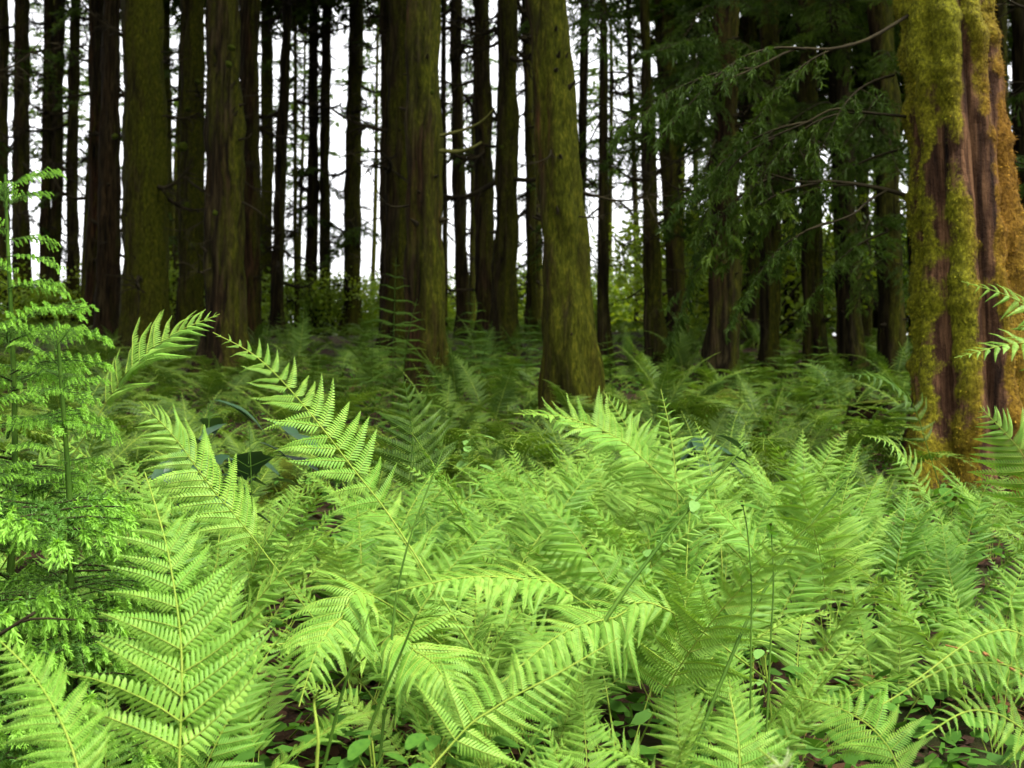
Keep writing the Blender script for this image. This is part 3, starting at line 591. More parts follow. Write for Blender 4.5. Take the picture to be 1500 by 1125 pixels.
NFERN = [0]
def make_fern(x, y, label, group, n=6, size=.9, meshes=FRONDS, lean=None, spread=1.0, name='fern', bias=0.0):
    rs = np.random.RandomState(1000 + NFERN[0]); NFERN[0] += 1
    z = float(gz(x, y)) - .01; root = thing(name, (x, y, z), label, 'fern', group, rs.uniform(0, 6.28) if not bias else 0)
    for k in range(n):
        o = obj('frond', meshes[rs.randint(len(meshes))] if rs.rand() > .03 or meshes is FRONDS_SHADED else FRONDS_DRY[rs.randint(3)], root); a = k * 2 * math.pi / n + rs.uniform(-.4, .4); a = a if rs.rand() > bias else R(90) + rs.uniform(-1.25, 1.25); s = size * rs.uniform(.72, 1.12)
        o.rotation_euler = (rs.uniform(-.3, .3), rs.uniform(-.18, .2) * spread, a); o.location = (.02 * math.cos(a), .02 * math.sin(a), 0); o.scale = (s, s, s)
    return root
def clear(x, y, m=.12):
    return all((x - a) ** 2 + (y - b) ** 2 > (r + m) ** 2 for a, b, r in TREEPOS)
def pix_of(x, y, z):
    v = Vector((x, y, z)) - CAM; f = v.dot(FWD); return 750 + F * v.dot(RIGHT) / f, 562.5 - F * v.dot(UP) / f

# --- fronds one can single out in the photograph
def hero(label, pts, hw, npair=20, u0=.12, kind='lance', face='cam', deep=False, lift=.1, fwd=.5, rr=.0034, pins=(0, 1, 2, 3), cat='fern', base_ground=True, mats=None, name='fern'):
    P = [np.array(at(*p)) for p in pts]; b = P[0]
    gzb = float(gz(b[0], b[1])); 
    if base_ground and b[2] - gzb > .05:
        # carry the stalk down to the soil below
        t0 = unit(P[0] - P[1]); t0[2] = min(t0[2], -.6); s = (b[2] - gzb) / -t0[2]; q = b + t0 * s * .9; q[2] = float(gz(q[0], q[1])) - .02; P = [q] + P; tot = np.cumsum([0] + [np.linalg.norm(P[i + 1] - P[i]) for i in range(len(P) - 1)])
        u0 = tot[1] / tot[-1] + u0 * (1 - tot[1] / tot[-1])
    C = catmull(P, 44); dm = pts[len(pts) // 2][2]; W = hw * dm / F
    seg = np.concatenate([[0], np.cumsum(np.linalg.norm(np.diff(C, axis=0), axis=1))]); C = np.stack([np.interp(np.linspace(0, seg[-1], 44), seg, C[:, i]) for i in range(3)], 1)
    mid = C[26]; tocam = unit(np.array(CAM) - mid); upv = np.array([0, 0, 1.0])
    ref = {'cam': tocam + .25 * upv, 'up': upv + .3 * tocam, 'mix': unit(tocam + .9 * upv)}[face] if isinstance(face, str) else np.array(face, float)
    root = thing(name, C[0], label, cat); C = C - C[0]
    rs = np.random.RandomState(int(abs(pts[-1][0]) * 3 + abs(pts[-1][1])))
    mb = MB(); tube(mb, C, np.linspace(rr, .0014, 44), 6); fr = obj('frond', mb.mesh('rachis', [mats[1] if mats else (STIPE_DARK if deep else STIPE)], True), root)
    pm = mats[0] if mats else (PIN_MESH_SHADED if deep else PIN_MESH)
    for p, x, y, z, ln, u, sg in frond_layout(C, ref, W, npair, u0, kind, rs, fwd, lift):
        k = pins[rs.randint(len(pins))]; o = obj('leaflet', pm[k % len(pm)], fr)
        o.matrix_local = Matrix(((x[0] * ln, y[0] * ln, z[0] * ln, p[0]), (x[1] * ln, y[1] * ln, z[1] * ln, p[1]), (x[2] * ln, y[2] * ln, z[2] * ln, p[2]), (0, 0, 0, 1)))
    return root

hero('tall upright fern frond with pale straight stem, front left of the picture', [(262, 1140, 1.86), (266, 960, 1.92), (250, 830, 2.0), (232, 755, 2.08), (212, 692, 2.16)], 156, 15, .06, 'tri', 'cam', fwd=.62, pins=(0, 1, 1, 3))
hero('slanting fern frond with raised comb like leaflets before the wide mossy trunk', [(140, 615, 3.1), (190, 545, 3.1), (250, 492, 3.1), (322, 460, 3.1)], 92, 15, .1, 'lance', (-.35, -.6, .55), fwd=.75, lift=.45, pins=(1, 2))
hero('arching bright frond whose tip points to the broad dark trunk with the moss tuft', [(600, 800, 2.7), (520, 690, 2.8), (440, 588, 2.95), (375, 522, 3.1), (312, 487, 3.2)], 86, 20, .08, 'lance', 'mix', fwd=.6, pins=(0, 1, 3))
hero('fern frond with drooping plumes below the dark glossy leaves', [(380, 800, 2.8), (310, 715, 2.8), (255, 640, 2.75), (205, 588, 2.7)], 105, 18, .05, 'lance', 'mix', fwd=.7, pins=(1, 2))
hero('upright deep green frond before the foot of the twin trunk', [(608, 720, 4.2), (604, 640, 4.2), (598, 590, 4.2), (590, 552, 4.2)], 85, 12, .05, 'tri', 'cam', True, fwd=.6, pins=(0, 1))
hero('slim leaning frond right beside the foot of the yellow mossy tree', [(985, 740, 3.8), (950, 680, 3.9), (918, 625, 4.0), (884, 574, 4.1)], 62, 20, .04, 'lance', 'cam', fwd=.5, pins=(1, 2))
hero('upright frond with curled leaflets topping the bright fern bank', [(996, 800, 3.6), (990, 700, 3.7), (981, 630, 3.8), (968, 570, 3.9)], 66, 18, .08, 'tri', 'cam', fwd=.35, lift=.1, pins=(2, 2, 4))
hero('level arching frond right in front of the foot of the yellow mossy tree', [(960, 690, 3.7), (900, 640, 3.75), (830, 612, 3.8), (752, 606, 3.7)], 78, 22, .06, 'lance', (-.1, -.35, .9), fwd=.4, lift=.2, pins=(1, 2, 3))
hero('spreading frond pointing left in the middle of the fern bank above the dark hollow', [(850, 880, 2.5), (770, 850, 2.45), (680, 846, 2.38), (572, 868, 2.3)], 100, 22, .03, 'lance', 'up', fwd=.5, pins=(1, 1, 2))
hero('broad frond hanging its tip over the left end of the dark hollow', [(560, 880, 2.35), (500, 905, 2.2), (465, 950, 2.08), (438, 1035, 2.0)], 110, 20, .04, 'lance', 'mix', True, fwd=.75, pins=(1, 2), mats=(PIN_MESH, STIPE))
hero('broad fan frond hanging its tip over the small round leaved herb', [(560, 940, 2.4), (610, 955, 2.25), (645, 985, 2.1), (668, 1050, 2.0)], 130, 22, .0, 'lance', 'mix', fwd=.75, pins=(1, 2))
hero('low frond running to the right along the bottom edge beside the herb', [(640, 1115, 1.9), (720, 1040, 1.95), (820, 985, 2.0), (905, 935, 2.05)], 95, 18, .1, 'tri', 'cam', fwd=.3, pins=(1, 2))
hero('bright frond with its tip pointing down left in the middle above the bottom edge', [(990, 900, 2.4), (900, 905, 2.3), (820, 930, 2.2), (735, 1000, 2.05)], 100, 22, .0, 'lance', 'mix', fwd=.65, pins=(1, 2))
hero('lit frond leaning in at the right edge before the big mossy tree', [(1570, 800, 3.4), (1530, 720, 3.4), (1490, 655, 3.4), (1436, 596, 3.4)], 95, 20, .05, 'lance', (-.5, -.6, .5), fwd=.5, pins=(1, 2))
hero('high arching frond reaching in from the right edge across the mossy bark, upper one', [(1620, 620, 4.0), (1560, 500, 4.0), (1490, 440, 4.0), (1408, 412, 4.0)], 70, 18, .05, 'lance', (-.2, -.7, .6), fwd=.4, pins=(1, 2))
hero('bright level frond reaching in from the right edge across the mossy bark, lower one', [(1640, 640, 3.9), (1590, 520, 3.9), (1500, 502, 3.9), (1398, 524, 3.9)], 78, 20, .1, 'lance', (-.1, -.5, .8), fwd=.6, pins=(0, 1))
hero('dim arching frond touching the left side of the big mossy tree', [(1360, 660, 5.9), (1335, 590, 5.9), (1290, 555, 5.8), (1230, 546, 5.7)], 48, 15, .05, 'lance', (-.1, -.5, .8), True, fwd=.4, pins=(1, 2))
hero('pale arching frond low by the left foot of the big mossy tree', [(1360, 760, 5.4), (1335, 690, 5.4), (1305, 650, 5.3), (1262, 637, 5.2)], 38, 18, .05, 'lance', (-.2, -.6, .7), True, fwd=.5, pins=(1, 2), mats=(PIN_MESH, STIPE))
for k, (tx, ty, mx, my, by) in enumerate([(1292, 1032, 1400, 975, 990), (1345, 1082, 1430, 1040, 1080), (1330, 1005, 1440, 930, 940)]):
    hero(('upper', 'lowest', 'topmost')[k] + ' of three dark green sword shaped fronds pointing left in the bottom right corner', [(1590, by + 120, 2.1), (1510, by, 2.05), (mx, my, 2.0), (tx, ty, 1.92)], 62, 22, .05, 'mid', (-.2, -.75, .6), fwd=.35, pins=(1, 3))
hero('curved fern frond low in the bottom left corner', [(130, 1190, 1.7), (95, 1070, 1.75), (45, 985, 1.8), (-20, 920, 1.85)], 85, 22, .05, 'lance', 'mix', fwd=.5, pins=(1, 2))
hero('ribbed frond standing at the bottom edge in the right half', [(1085, 1200, 1.95), (1083, 1110, 2.0), (1078, 1060, 2.05), (1068, 1015, 2.1)], 105, 16, .05, 'tri', 'cam', fwd=.4, pins=(0, 1))
hero('leaning frond rising from the bottom edge to the right of the ribbed frond', [(1330, 1160, 2.0), (1290, 1080, 2.1), (1235, 1040, 2.2), (1165, 1020, 2.3)], 90, 18, .05, 'lance', 'mix', fwd=.5, pins=(1, 2))
PIN_PALE = [mk_mesh('pale_leaflet', *p, [FERN_PALE, STIPE]) for p in PIN_HI[:2]]
hero('small whitish fern tip at the bottom edge of the picture', [(1165, 1170, 1.45), (1150, 1135, 1.45), (1132, 1115, 1.45), (1110, 1096, 1.45)], 30, 12, .0, 'lance', 'cam', mats=(PIN_PALE, STIPE), fwd=.7, pins=(0, 1))

# --- the mass of ferns
def fern_group(px, d):
    if d > 15: return ('shaded fern far back between the slim trunks under the crest', 'ferns far back under the crest')
    if d > 6.2:
        k = 0 if px < 600 else (1 if px < 880 else 2)
        return ('shaded fern on the litter ' + ('left of the broad twin trunk', 'between the twin trunk and the yellow mossy tree', 'right of the yellow mossy tree under the boughs')[k], 'ferns between the trunks, ' + ('left', 'middle', 'right')[k])
    if px < 200: return ('leafy fern growing around and under the bright conifer saplings', 'ferns by the saplings')
    if px <= 470: return ('leafy fern in the loose growth ' + ('around the tall upright front frond', 'behind the tall upright front frond')[int(d > 2.8)], 'ferns left of the bright bank' + (', front', ', back')[int(d > 2.8)])
    if px < 1330:
        k = 0 if px < 760 else (1 if px < 1060 else 2); b = 0 if d < 2.7 else (1 if d < 3.9 else 2)
        return (('bright fern low at the front of the sunny bank', 'bright fern halfway up the sunny bank', 'bright fern on the top of the sunny bank')[b] + (', left of the yellow mossy tree', ', about the long slanting stem', ', toward the big orange mossy tree')[k], 'bank ferns ' + ('front', 'middle', 'top')[b] + ' ' + ('left', 'centre', 'right')[k])
    return ('fern below the big orange mossy tree ' + ('beside the dry brown clump', 'close to its foot')[int(d > 3.3)], 'ferns right of the bright bank' + (', front', ', back')[int(d > 3.3)])
rs = np.random.RandomState(5); n_near = 0; placed = []
for tries in range(6000):
    d = 1.75 + (rs.rand() ** .8) * 5.6; px = rs.uniform(-160, 1660); x = (px - 750) / F * d; y = d
    if not clear(x, y, .1): continue
    size = rs.uniform(.66, .98); z = float(gz(x, y))
    if d < 2.6: size *= .72
    if px < 170 and d < 4.2: size *= .62                         # the sapling stands here
    if 395 < px < 640 and d < 2.75: continue                  # dark hollow
    if px > 1270 and 1.8 < d < 2.7: continue                  # hollow behind the sword fronds
    if 520 < px < 740 and d > 4.3: size *= .7
    if px > 1230: size *= .78 if d > 3.2 else .85
    if noise.noise(Vector((x * 1.1, y * 1.1, 3.3))) > .13 and rs.rand() < .85: continue
    if 300 < px < 480 and 2.9 < d < 5.5 and rs.rand() < .6: continue
    sp = .27 if 480 < px < 1300 else .36
    if any((x - a) ** 2 + (y - b) ** 2 < (sp * sp) * (.62 if d < 3 else 1) for a, b in placed): continue
    top = pix_of(x, y, z + size * .8)[1]; lim = 610 if px > 680 else 580
    if px > 1150: lim = 610 + (px - 1150) * .55
    if px > 1340: lim = 690
    if 480 < px < 690: lim = 660
    if 330 < px < 480: lim = 640
    if top < lim:
        size = max(.3, size * .75)
        if pix_of(x, y, z + size * .8)[1] < lim - 25: continue
    placed.append((x, y))
    make_fern(x, y, *fern_group(px, d), n=rs.randint(5, 9), size=size, meshes=(FRONDS if rs.rand() < .86 else FRONDS_COOL) if d < 5.2 else FRONDS_SHADED, bias=.62); n_near += 1
    if n_near >= 175: break
n_far = 0
for tries in range(3000):
    d = 6.4 + rs.rand() ** 1.6 * 20; px = rs.uniform(-60, 1560); x = (px - 750) / F * d; y = d
    if not clear(x, y, .25) or any((x - a) ** 2 + (y - b) ** 2 < .45 for a, b in placed): continue
    placed.append((x, y)); make_fern(x, y, *fern_group(px, d), n=rs.randint(4, 6), size=rs.uniform(.7, 1.15), meshes=FRONDS_SHADED); n_far += 1
    if n_far >= 90: break
print('ferns', n_near, n_far)
p = on_ground(925, 545); o = make_fern(p.x, p.y, 'small bright shuttlecock fern lit between two dark trunks', None, 7, .75, FRONDS); 
for c in o.children: c.rotation_euler[1] -= .5
for (px, py, lab, s, ms) in [(575, 610, 'tall tiered bracken left of the front twin trunk', 1.75, 0), (688, 600, 'tall tiered bracken right of the front twin trunk', 1.5, 1), (770, 590, 'thin bracken stalk left of the yellow mossy tree', 1.3, 2)]:
    p = on_ground(px, py + 15); r_ = thing('bracken', p, lab, 'fern', None, R(-90)); 
    for q in range(2 if s > 1.4 else 1):
        f_ = obj('frond', FRONDS_TALL[(ms + q) % 3], r_); f_.scale = (s * .8, s * .8, s * (1 - .25 * q)); f_.rotation_euler = (.1 * q, .06, .6 * q); f_.location = (.1 * q, .12 * q, 0)
for (px, py, s, lab) in [(1372, 985, .5, 'dry brown fern clump in the dark hollow at the lower right'), (95, 905, .45, 'dry brown fern clump hanging at the lower left'), (1285, 665, .8, 'withered brown fern left of the big mossy tree'), (520, 585, .7, 'withered brown fern on the litter left of the twin trunk')]:
    p = on_ground(px, py + 60) if py > 800 else on_ground(px, py); make_fern(p.x, p.y, lab, None, 6, s, FRONDS_DRY)

rs = np.random.RandomState(31)
for k, (px, py) in enumerate([(430, 520), (475, 560), (515, 530), (540, 600), (455, 600), (500, 640), (395, 560), (710, 560), (735, 585), (665, 555), (905, 600), (1100, 620), (1145, 600), (1190, 620), (1230, 660), (1080, 650), (560, 560), (610, 690)]):
    p = on_ground(px, py + 25); r_ = thing('bracken', p, 'tiered bracken frond standing on the litter between the trunks', 'fern', 'bracken between the trunks', R(-90) + rs.uniform(-.6, .6)); s = rs.uniform(.75, 1.15)
    for q in range(2):
        f_ = obj('frond', FRONDS_TALL[(k + q) % 3], r_); f_.scale = (s, s, s * (1 - .2 * q)); f_.rotation_euler = (rs.uniform(-.2, .2), rs.uniform(0, .25), q * 1.1); f_.location = (.1 * q, .1 * q, 0)

# ------------------------------------------------------------------ conifer sapling on the left
def sap_branch(seed, L=.55):
    rs = np.random.RandomState(seed); mb, sh = MB(), MB(); t = np.linspace(0, 1, 10); C = np.stack([t * L, .03 * np.sin(t * 5 + seed), .10 * L * np.sin(t * 2.6) - .28 * L * t ** 2], 1)
    tube(mb, C, np.linspace(.006, .002, 10), 4, 1)
    def needles(P0, P1, n, ln=.019):
        q = rs.rand(n, 1); S = P0 + (P1 - P0) * q; ax = unit(P1 - P0); D = unit(rs.normal(0, 1, (n, 3)) + ax * .6 + np.array([0, 0, .2])); Nn = unit(np.cross(D, rs.normal(0, 1, (n, 3))))
        V = np.stack([S - Nn * .0016, S + Nn * .0016, S + D * ln * rs.uniform(.7, 1.15, (n, 1))], 1).reshape(-1, 3); mb.add(V, np.arange(len(V)).reshape(-1, 3), 0)
    def shoot(p, d, ln):
        k = 7; tt = np.linspace(0, 1, k); P = p + np.outer(tt, d) * ln * .45 + np.outer(np.sin(tt * 2.2) * .12 - tt ** 1.7 * .8, [0, 0, 1]) * ln
        tube(sh, P, np.linspace(.003, .0022, k), 4, 0); n = 60; ix = rs.uniform(0, k - 1.01, n); i0 = ix.astype(int); S = P[i0] + (P[i0 + 1] - P[i0]) * (ix - i0)[:, None]; tg = unit(P[i0 + 1] - P[i0])
        D = unit(tg * 1.1 + rs.normal(0, .5, (n, 3))); Nn = unit(np.cross(D, rs.normal(0, 1, (n, 3)))); ribbons(sh, S, D, .019, .0042, Nn, .1, 0)
    for i in range(9): needles(C[i], C[i + 1], 110)
    for k in range(16):
        u = .12 + .84 * k / 16; i = int(u * 9); p = C[i] + (C[i + 1] - C[i]) * (u * 9 - i); sg = 1 if k % 2 else -1; ln = L * (.5 - .34 * u) * rs.uniform(.8, 1.2); d = unit(np.array([.75, sg, rs.uniform(-.25, .1)])); e = p + d * ln
        tube(mb, np.stack([p, (p + e) / 2 + [0, 0, .006], e]), [.003, .0025, .0015], 3, 1); needles(p, e, 150)
        shoot(e, d, rs.uniform(.05, .095))
        shoot(p + (e - p) * .72, unit(d + [0, .5, .1]), rs.uniform(.04, .075))
        if rs.rand() < .8: shoot((p + e) / 2, unit(d + [.5, 0, 0]), rs.uniform(.035, .06))
    for q in range(3): shoot(C[-1], unit(np.array([1, (q - 1) * .5, .1])), rs.uniform(.06, .1))
    return mb.mesh('sapling_branch', [SAP_NEEDLE, TWIG]), sh.mesh('sapling_shoots', [SHOOT])
SB = [sap_branch(400 + i) for i in range(4)]
def sapling(px, d, top_py, label, nb, spread, seed, zmin=.1):
    rs = np.random.RandomState(seed); tp = at(px, top_py, d); x, y = tp.x, tp.y; z0 = float(gz(x, y)); H = tp.z - z0; r_ = thing('conifer_sapling', (x, y, z0), label, 'sapling')
    mb = MB(); t = np.linspace(0, 1, 16); P = np.stack([.03 * np.sin(t * 4), .02 * np.sin(t * 3), t * H], 1); tube(mb, P, np.linspace(.014, .004, 16), 7); obj('stem', mb.mesh('stem', [STIPE_DARK], True), r_)
    for k in range(nb):
        u = (k + rs.rand() * .5) / nb; h = zmin + (H - zmin) * u; s = spread * max(0, 1.04 - u) ** 1.15 * rs.uniform(.8, 1.15); s = max(s, .26); a = k * 2.4 + rs.uniform(-.8, .8); s *= rs.uniform(.75, 1.15); h += rs.uniform(-.06, .06); b, sh = SB[rs.randint(4)]
        o = obj('branch', b, r_); o.location = (.03 * math.sin(u * 4), 0, h); o.rotation_euler = (rs.uniform(-.2, .2), rs.uniform(-.35, .05) - .5 * (u > .9), a); o.scale = (s, s, s * .9)
        obj('young_shoots', sh, o)
    return r_
sapling(18, 3.0, 255, 'young conifer with drooping bright green shoot tips at the left edge', 56, 1.45, 1)
sapling(95, 2.75, 470, 'shorter young conifer with bright drooping tips left of the slanting fern', 36, .9, 2)
sapling(-30, 2.55, 540, 'low bushy young conifer cut by the left edge beneath the taller sapling', 28, 1.0, 3)

# ------------------------------------------------------------------ broad leaved plants, stems and twigs
def leaf_mesh(name, mat, wd=.5, fold=.12, droop=.2, lobes=0):
    us = np.array([0, .12, .3, .5, .7, .88, 1.0]); ws = wd * np.sin(np.pi * us ** .8) ** .8 * .5; ws[0] = .01; ws[-1] = 0; mb = MB(); V, Fc = [], []
    for u, w_ in zip(us, ws):
        if lobes: w_ *= 1 + .28 * math.cos(u * 6.28 * lobes)
        z = -droop * u * u; V += [(u, -w_, z + fold * w_), (u, 0, z), (u, w_, z + fold * w_)]
    for i in range(len(us) - 1):
        a = i * 3; Fc += [(a, a + 1, a + 4), (a, a + 4, a + 3), (a + 1, a + 2, a + 5), (a + 1, a + 5, a + 4)]
    mb.add(V, Fc); return mb.mesh(name, [mat], True)
LF_HERB, LF_GLOSS, LF_IVY = leaf_mesh('herb_leaf', HERB, .62), leaf_mesh('glossy_leaf', GLOSSY, .5, .2, .35), leaf_mesh('lobed_leaf', GLOSSY, .8, .1, .3, 2)
PALE_HERB = leaf_mat('pale_herb_leaf', (0.11, 0.23, 0.05), (0.15, 0.27, 0.06), (0.10, 0.20, 0.045), .35, .6, 5, .12)
LF_PALE = leaf_mesh('pale_leaf', PALE_HERB, .55)
def place_leaf(root, me, p, az_, tilt, s, roll=0, name='leaf'):
    o = obj(name, me, root); o.location = p; o.rotation_euler = (roll, tilt, az_); o.scale = (s, s, s); return o
def herb(px, py, d, label, n, s, me, seed, name='broad_leaved_herb', stemmat=STIPE, hh=.25):
    rs = np.random.RandomState(seed); p = at(px, py, d); z0 = float(gz(p.x, p.y)); H = max(.08, p.z - z0); r_ = thing(name, (p.x, p.y, z0), label, 'plant')
    mb = MB(); tube(mb, [(0, 0, 0), (.02, .01, H * .5), (0, 0, H)], [.004, .003, .002], 5); obj('stem', mb.mesh('stem', [stemmat], True), r_)
    for k in range(n):
        h = H * (1 - hh * rs.rand()); a = k * 2.1 + rs.uniform(-.4, .4); ro = rs.uniform(.1, 1) * s * .8; mb = MB(); q = (ro * math.cos(a), ro * math.sin(a), h + .02); tube(mb, [(0, 0, h - .03), q], [.0018, .0012], 3); obj('leaf_stalk', mb.mesh('leaf_stalk', [stemmat]), r_)
        place_leaf(r_, me, q, a, rs.uniform(-.1, .35), s * rs.uniform(.75, 1.2), rs.uniform(-.3, .3))
    return r_
herb(640, 1075, 1.98, 'small herb with round bright leaves beneath the hanging fan frond', 13, .055, LF_HERB, 1)
herb(545, 1085, 2.0, 'small herb with round leaves in the dark hollow at the bottom edge', 8, .06, LF_HERB, 2)
herb(710, 1060, 2.05, 'small herb with round leaves right of the hanging fan frond', 8, .055, LF_HERB, 3)
herb(305, 590, 4.6, 'dark bush with large glossy leaves under the broad dark trunk', 22, .2, LF_GLOSS, 4, 'glossy_leaved_bush', STIPE_DARK, .6)
herb(365, 625, 4.3, 'dark lobed leaf plant behind the arching bright frond', 14, .19, LF_IVY, 5, 'glossy_leaved_bush', STIPE_DARK, .5)
herb(690, 640, 5.2, 'blue green leafy clump left of the top of the bright bank', 26, .085, LF_PALE, 6, 'broad_leaved_herb', STIPE_DARK, .5)
herb(1030, 640, 4.8, 'plant with pointed blue green leaves behind the upright curled frond', 12, .16, LF_GLOSS, 7)
herb(1390, 720, 4.6, 'small bright leafy sprig at the foot of the big mossy tree', 12, .08, LF_HERB, 8)
herb(1450, 900, 2.9, 'leafy herb beside the dry brown clump at the lower right', 9, .08, LF_HERB, 9)
herb(1120, 960, 2.5, 'pale leaved herb in the right half of the fern bank', 8, .045, LF_PALE, 10)
herb(950, 790, 3.2, 'herb with pale broad leaves crossed by the long slanting stem', 9, .055, LF_PALE, 11)
def stem(label, pts, r, mat, leaves=0, me=None, s=.06, name='plant_stem', knobs=0, seed=0):
    P = [np.array(at(*p)) for p in pts]; b = P[0].copy(); g0 = float(gz(b[0], b[1]))
    if b[2] > g0 + .03:
        t0 = unit(P[0] - P[1]); t0[2] = min(t0[2], -.5); q = b + t0 * (b[2] - g0) / -t0[2]; q[2] = float(gz(q[0], q[1])) - .01; P = [q] + P
    r_ = thing(name, P[0], label, 'stem'); C = catmull(P, 24) - P[0]; mb = MB(); tube(mb, C, np.linspace(r, r * .45, 24), 6); obj('stalk', mb.mesh('stalk', [mat], True), r_); rs = np.random.RandomState(seed)
    for k in range(leaves):
        i = 23 - rs.randint(0, 7) if k > 1 else 23; place_leaf(r_, me, C[i], rs.uniform(0, 6.28), rs.uniform(-.5, .5), s * rs.uniform(.7, 1.2), rs.uniform(-.5, .5))
    for k in range(knobs):
        o = obj('bud', CL[k % 3], r_); o.location = C[23 - k * 3]; o.scale = (r * 1.5,) * 3
    return r_
stem('long dark slanting stem with pale leaves at its top across the bright ferns', [(868, 938, 2.25), (950, 820, 2.4), (1010, 745, 2.5), (1092, 652, 2.65)], .0058, STIPE_DARK, 7, LF_PALE, .045, seed=1)
stem('long slanting stem further right across the bright ferns', [(1060, 990, 2.3), (1105, 890, 2.4), (1170, 790, 2.5), (1250, 690, 2.6)], .005, STIPE_DARK, 2, LF_HERB, .04, seed=2)
stem('thin dark stem standing left of the middle of the fern bank', [(574, 935, 2.3), (580, 880, 2.35), (600, 790, 2.4), (648, 660, 2.5)], .0042, STIPE_DARK, 0, seed=3)
stem('tall thin stem with a bud in the right half, left one of two', [(1100, 960, 2.2), (1101, 860, 2.25), (1095, 780, 2.3), (1088, 740, 2.3)], .0026, STIPE_DARK, 4, LF_HERB, .04, knobs=1, seed=4)
stem('tall thin stem with a bud in the right half, right one of two', [(1128, 960, 2.2), (1133, 860, 2.25), (1131, 800, 2.3), (1129, 768, 2.3)], .0026, STIPE_DARK, 4, LF_HERB, .04, knobs=1, seed=5)
stem('orange brown bare twig at the lower right beside the dry ferns', [(1490, 985, 2.35), (1440, 960, 2.35), (1385, 945, 2.4)], .004, plain('orange_twig', (.15, .075, .025), (.22, .11, .04)), 0, seed=6, name='twig')
stem('brown curved twig at the lower left behind the upright frond', [(-10, 935, 2.2), (30, 912, 2.2), (60, 906, 2.2), (110, 908, 2.25)], .0045, TWIG, 0, seed=7, name='twig')
for k, pts in enumerate([[(463, 1140, 1.9), (466, 1080, 1.9), (460, 1030, 1.92), (466, 1015, 1.9)], [(480, 1100, 2.05), (500, 1020, 2.05), (520, 960, 2.05), (540, 900, 2.1)], [(535, 1085, 2.1), (560, 1020, 2.1), (590, 950, 2.1), (610, 900, 2.1)]]):
    stem(('coiled young', 'left bare', 'right bare')[k] + ' pale fern stalk rising from the dark hollow', pts, .0045, STIPE_DARK if k else STIPE, 0, seed=8 + k, name='fern_stalk')
# ------------------------------------------------------------------ mossy mounds, stump, post
for k, (px, py, s, sq, lab) in enumerate([(1040, 605, .5, .9, 'mossy mound rising behind the bright ferns'), (395, 700, .35, .7, 'mossy hump under the dark lobed leaves'), (950, 580, .3, .6, 'small mossy hump right of the yellow mossy tree')]):
    p = on_ground(px, py + 25); o = obj('mossy_mound', blob(20 + k, 5, .5, sq, MOSS, 'mound')); o.location = (p.x, p.y, p.z - .08); o.scale = (s * 1.2, s, s); tag(o, lab, 'mound')
def stump(px, py, r, h, lab):
    p = on_ground(px, py); r_ = thing('tree_stump', p, lab, 'stump'); V, Fc, l_ = trunk_mesh(p, p + Vector((.02, 0, h)), r, r * .9, h * 1.2, r * .85, 24, 12, 91, .4, .1, .06)
    n = len(V); top = V[n - 24:].mean(0) + [0, 0, .02]; V = np.concatenate([V, [top]]); a = np.arange(24); Fc = np.concatenate([Fc, np.stack([n - 24 + a, n - 24 + (a + 1) % 24, a * 0 + n], 1)])
    o = obj('stump_body', mk_mesh('stump', V, Fc, np.zeros(len(Fc), int), [BARK], True), r_); o.color = (.35, .9, 0, 1); c = obj('moss_cap', CL[0], r_); c.location = (0, 0, h * 1.12); c.scale = (r * .9, r * .9, .07)
stump(1292, 650, .3, .32, 'low rotten red brown stump left of the big mossy tree')
stump(1260, 618, .05, .3, 'thin dark broken post under the dim arching frond')

# ------------------------------------------------------------------ shrubs along the crest
def shrub_mesh(seed, n=2600, Hh=2.6, Rr=1.5):
    rs = np.random.RandomState(seed); mb = MB(); cs = np.stack([rs.normal(0, Rr * .5, 26), rs.normal(0, Rr * .5, 26), rs.uniform(.25, 1, 26) * Hh], 1)
    for c in cs[:16]:
        tt = np.linspace(0, 1, 6)[:, None]; tube(mb, np.array([0, 0, 0]) + (c) * tt + np.array([.1, 0, .3]) * np.sin(tt * 3.1) * .5, np.linspace(.03, .006, 6), 4, 1)
    S = cs[rs.randint(26, size=n)] + rs.normal(0, .3, (n, 3)); D = unit(rs.normal(0, 1, (n, 3)) + [0, 0, -.2]); Nn = unit(np.cross(D, rs.normal(0, 1, (n, 3)))); ribbons(mb, S, D, rs.uniform(.08, .16, n), .075, Nn, .2, 0); return mb.mesh('shrub_foliage', [SHRUB, TWIG])
SH = [shrub_mesh(500 + i) for i in range(4)]
rs = np.random.RandomState(44)
for k in range(64):
    px = -40 + 1580 * (k + rs.rand()) / 64; d = rs.uniform(37, 45)
    if px > 980: d = rs.uniform(24, 40)
    x = (px - 750) / F * d; y = d; s = rs.uniform(.65, 1.05) if px < 880 else rs.uniform(.75, 1.35)
    r_ = thing('shrub', (x, y, float(gz(x, y)) - .05), 'leafy shrub lit yellow green on the crest ' + ('behind the left and middle trunks' if px < 880 else 'behind the right trunks'), 'shrub', 'shrubs on the crest, ' + ('left and middle' if px < 880 else 'right'), rs.uniform(0, 6)); o = obj('foliage', SH[k % 4], r_); o.scale = (s * 1.2, s * 1.2, s)

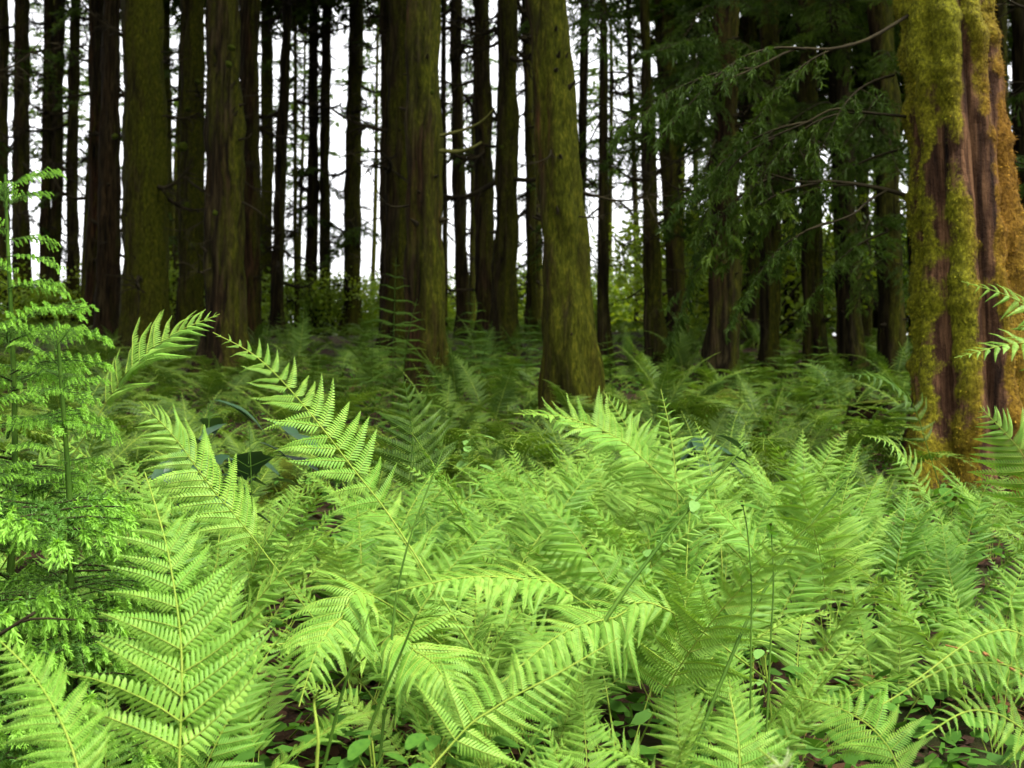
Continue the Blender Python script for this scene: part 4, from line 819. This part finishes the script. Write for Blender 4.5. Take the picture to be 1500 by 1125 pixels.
# ------------------------------------------------------------------ ground cover, litter
rs = np.random.RandomState(8)
def scatter(n, dmin, dmax, pw=1.0):
    d = dmin + (dmax - dmin) * rs.rand(n) ** pw; px = rs.uniform(-250, 1750, n); x = (px - 750) / F * d; return np.stack([x, d, gz(x, d)], 1)
S = scatter(16000, 1.2, 22, 1.0); D = unit(np.concatenate([rs.normal(0, 1, (len(S), 2)), rs.uniform(-.1, .35, (len(S), 1))], 1)); Nn = unit(np.cross(D, [0, 0, 1.0] + rs.normal(0, .3, S.shape))); mb = MB(); ribbons(mb, S + [0, 0, .015], D, rs.uniform(.05, .12, len(S)), .03, Nn, .15); tag(obj('leaf_litter', mb.mesh('leaf_litter', [LITTER])), 'red brown dead leaves lying on the soil', None, None, 'stuff')
S = scatter(26000, 1.3, 16, 1.3); S[:, 2] += rs.uniform(.02, .22, len(S)); D = unit(np.concatenate([rs.normal(0, 1, (len(S), 2)), rs.uniform(-.4, .3, (len(S), 1))], 1)); Nn = unit(np.cross(D, [0, 0, 1.0] + rs.normal(0, .5, S.shape))); mb = MB(); ribbons(mb, S, D, rs.uniform(.03, .07, len(S)), .03, Nn, .15); tag(obj('ground_cover', mb.mesh('ground_cover', [HERB])), 'small green herbs covering the soil under the ferns', None, None, 'stuff')
# low fronds farther in, joined
mb = MB(); protos = []
for i in range(5):
    C, nr = arch(1.0, 65 - 8 * i, -40, 1.3, 10); protos.append(frond_mesh(C, nr, .2, 13, .2, 'lance', 70 + i, PIN_TINY, None).arrays())
S = np.concatenate([scatter(2200, 6.5, 40, .75), scatter(700, 33, 43), scatter(1100, 6, 17)])
for p in S:
    if not clear(p[0], p[1], .1): continue
    v, f, m = protos[rs.randint(5)]; a = rs.uniform(0, 6.28); s = rs.uniform(.5, 1.1); ca, sa = math.cos(a) * s, math.sin(a) * s
    vv = np.stack([v[:, 0] * ca - v[:, 1] * sa, v[:, 0] * sa + v[:, 1] * ca, v[:, 2] * s], 1) + p; mb.v.append(vv); mb.f.append(f + mb.n); mb.m.append(m); mb.n += len(vv)
tag(obj('undergrowth', mb.mesh('undergrowth', [FERN_SHADED, STIPE])), 'low fern undergrowth covering the forest floor', None, None, 'stuff')
print('objects', len(bpy.data.objects), 'tris', sum(len(m.polygons) for m in bpy.data.meshes))
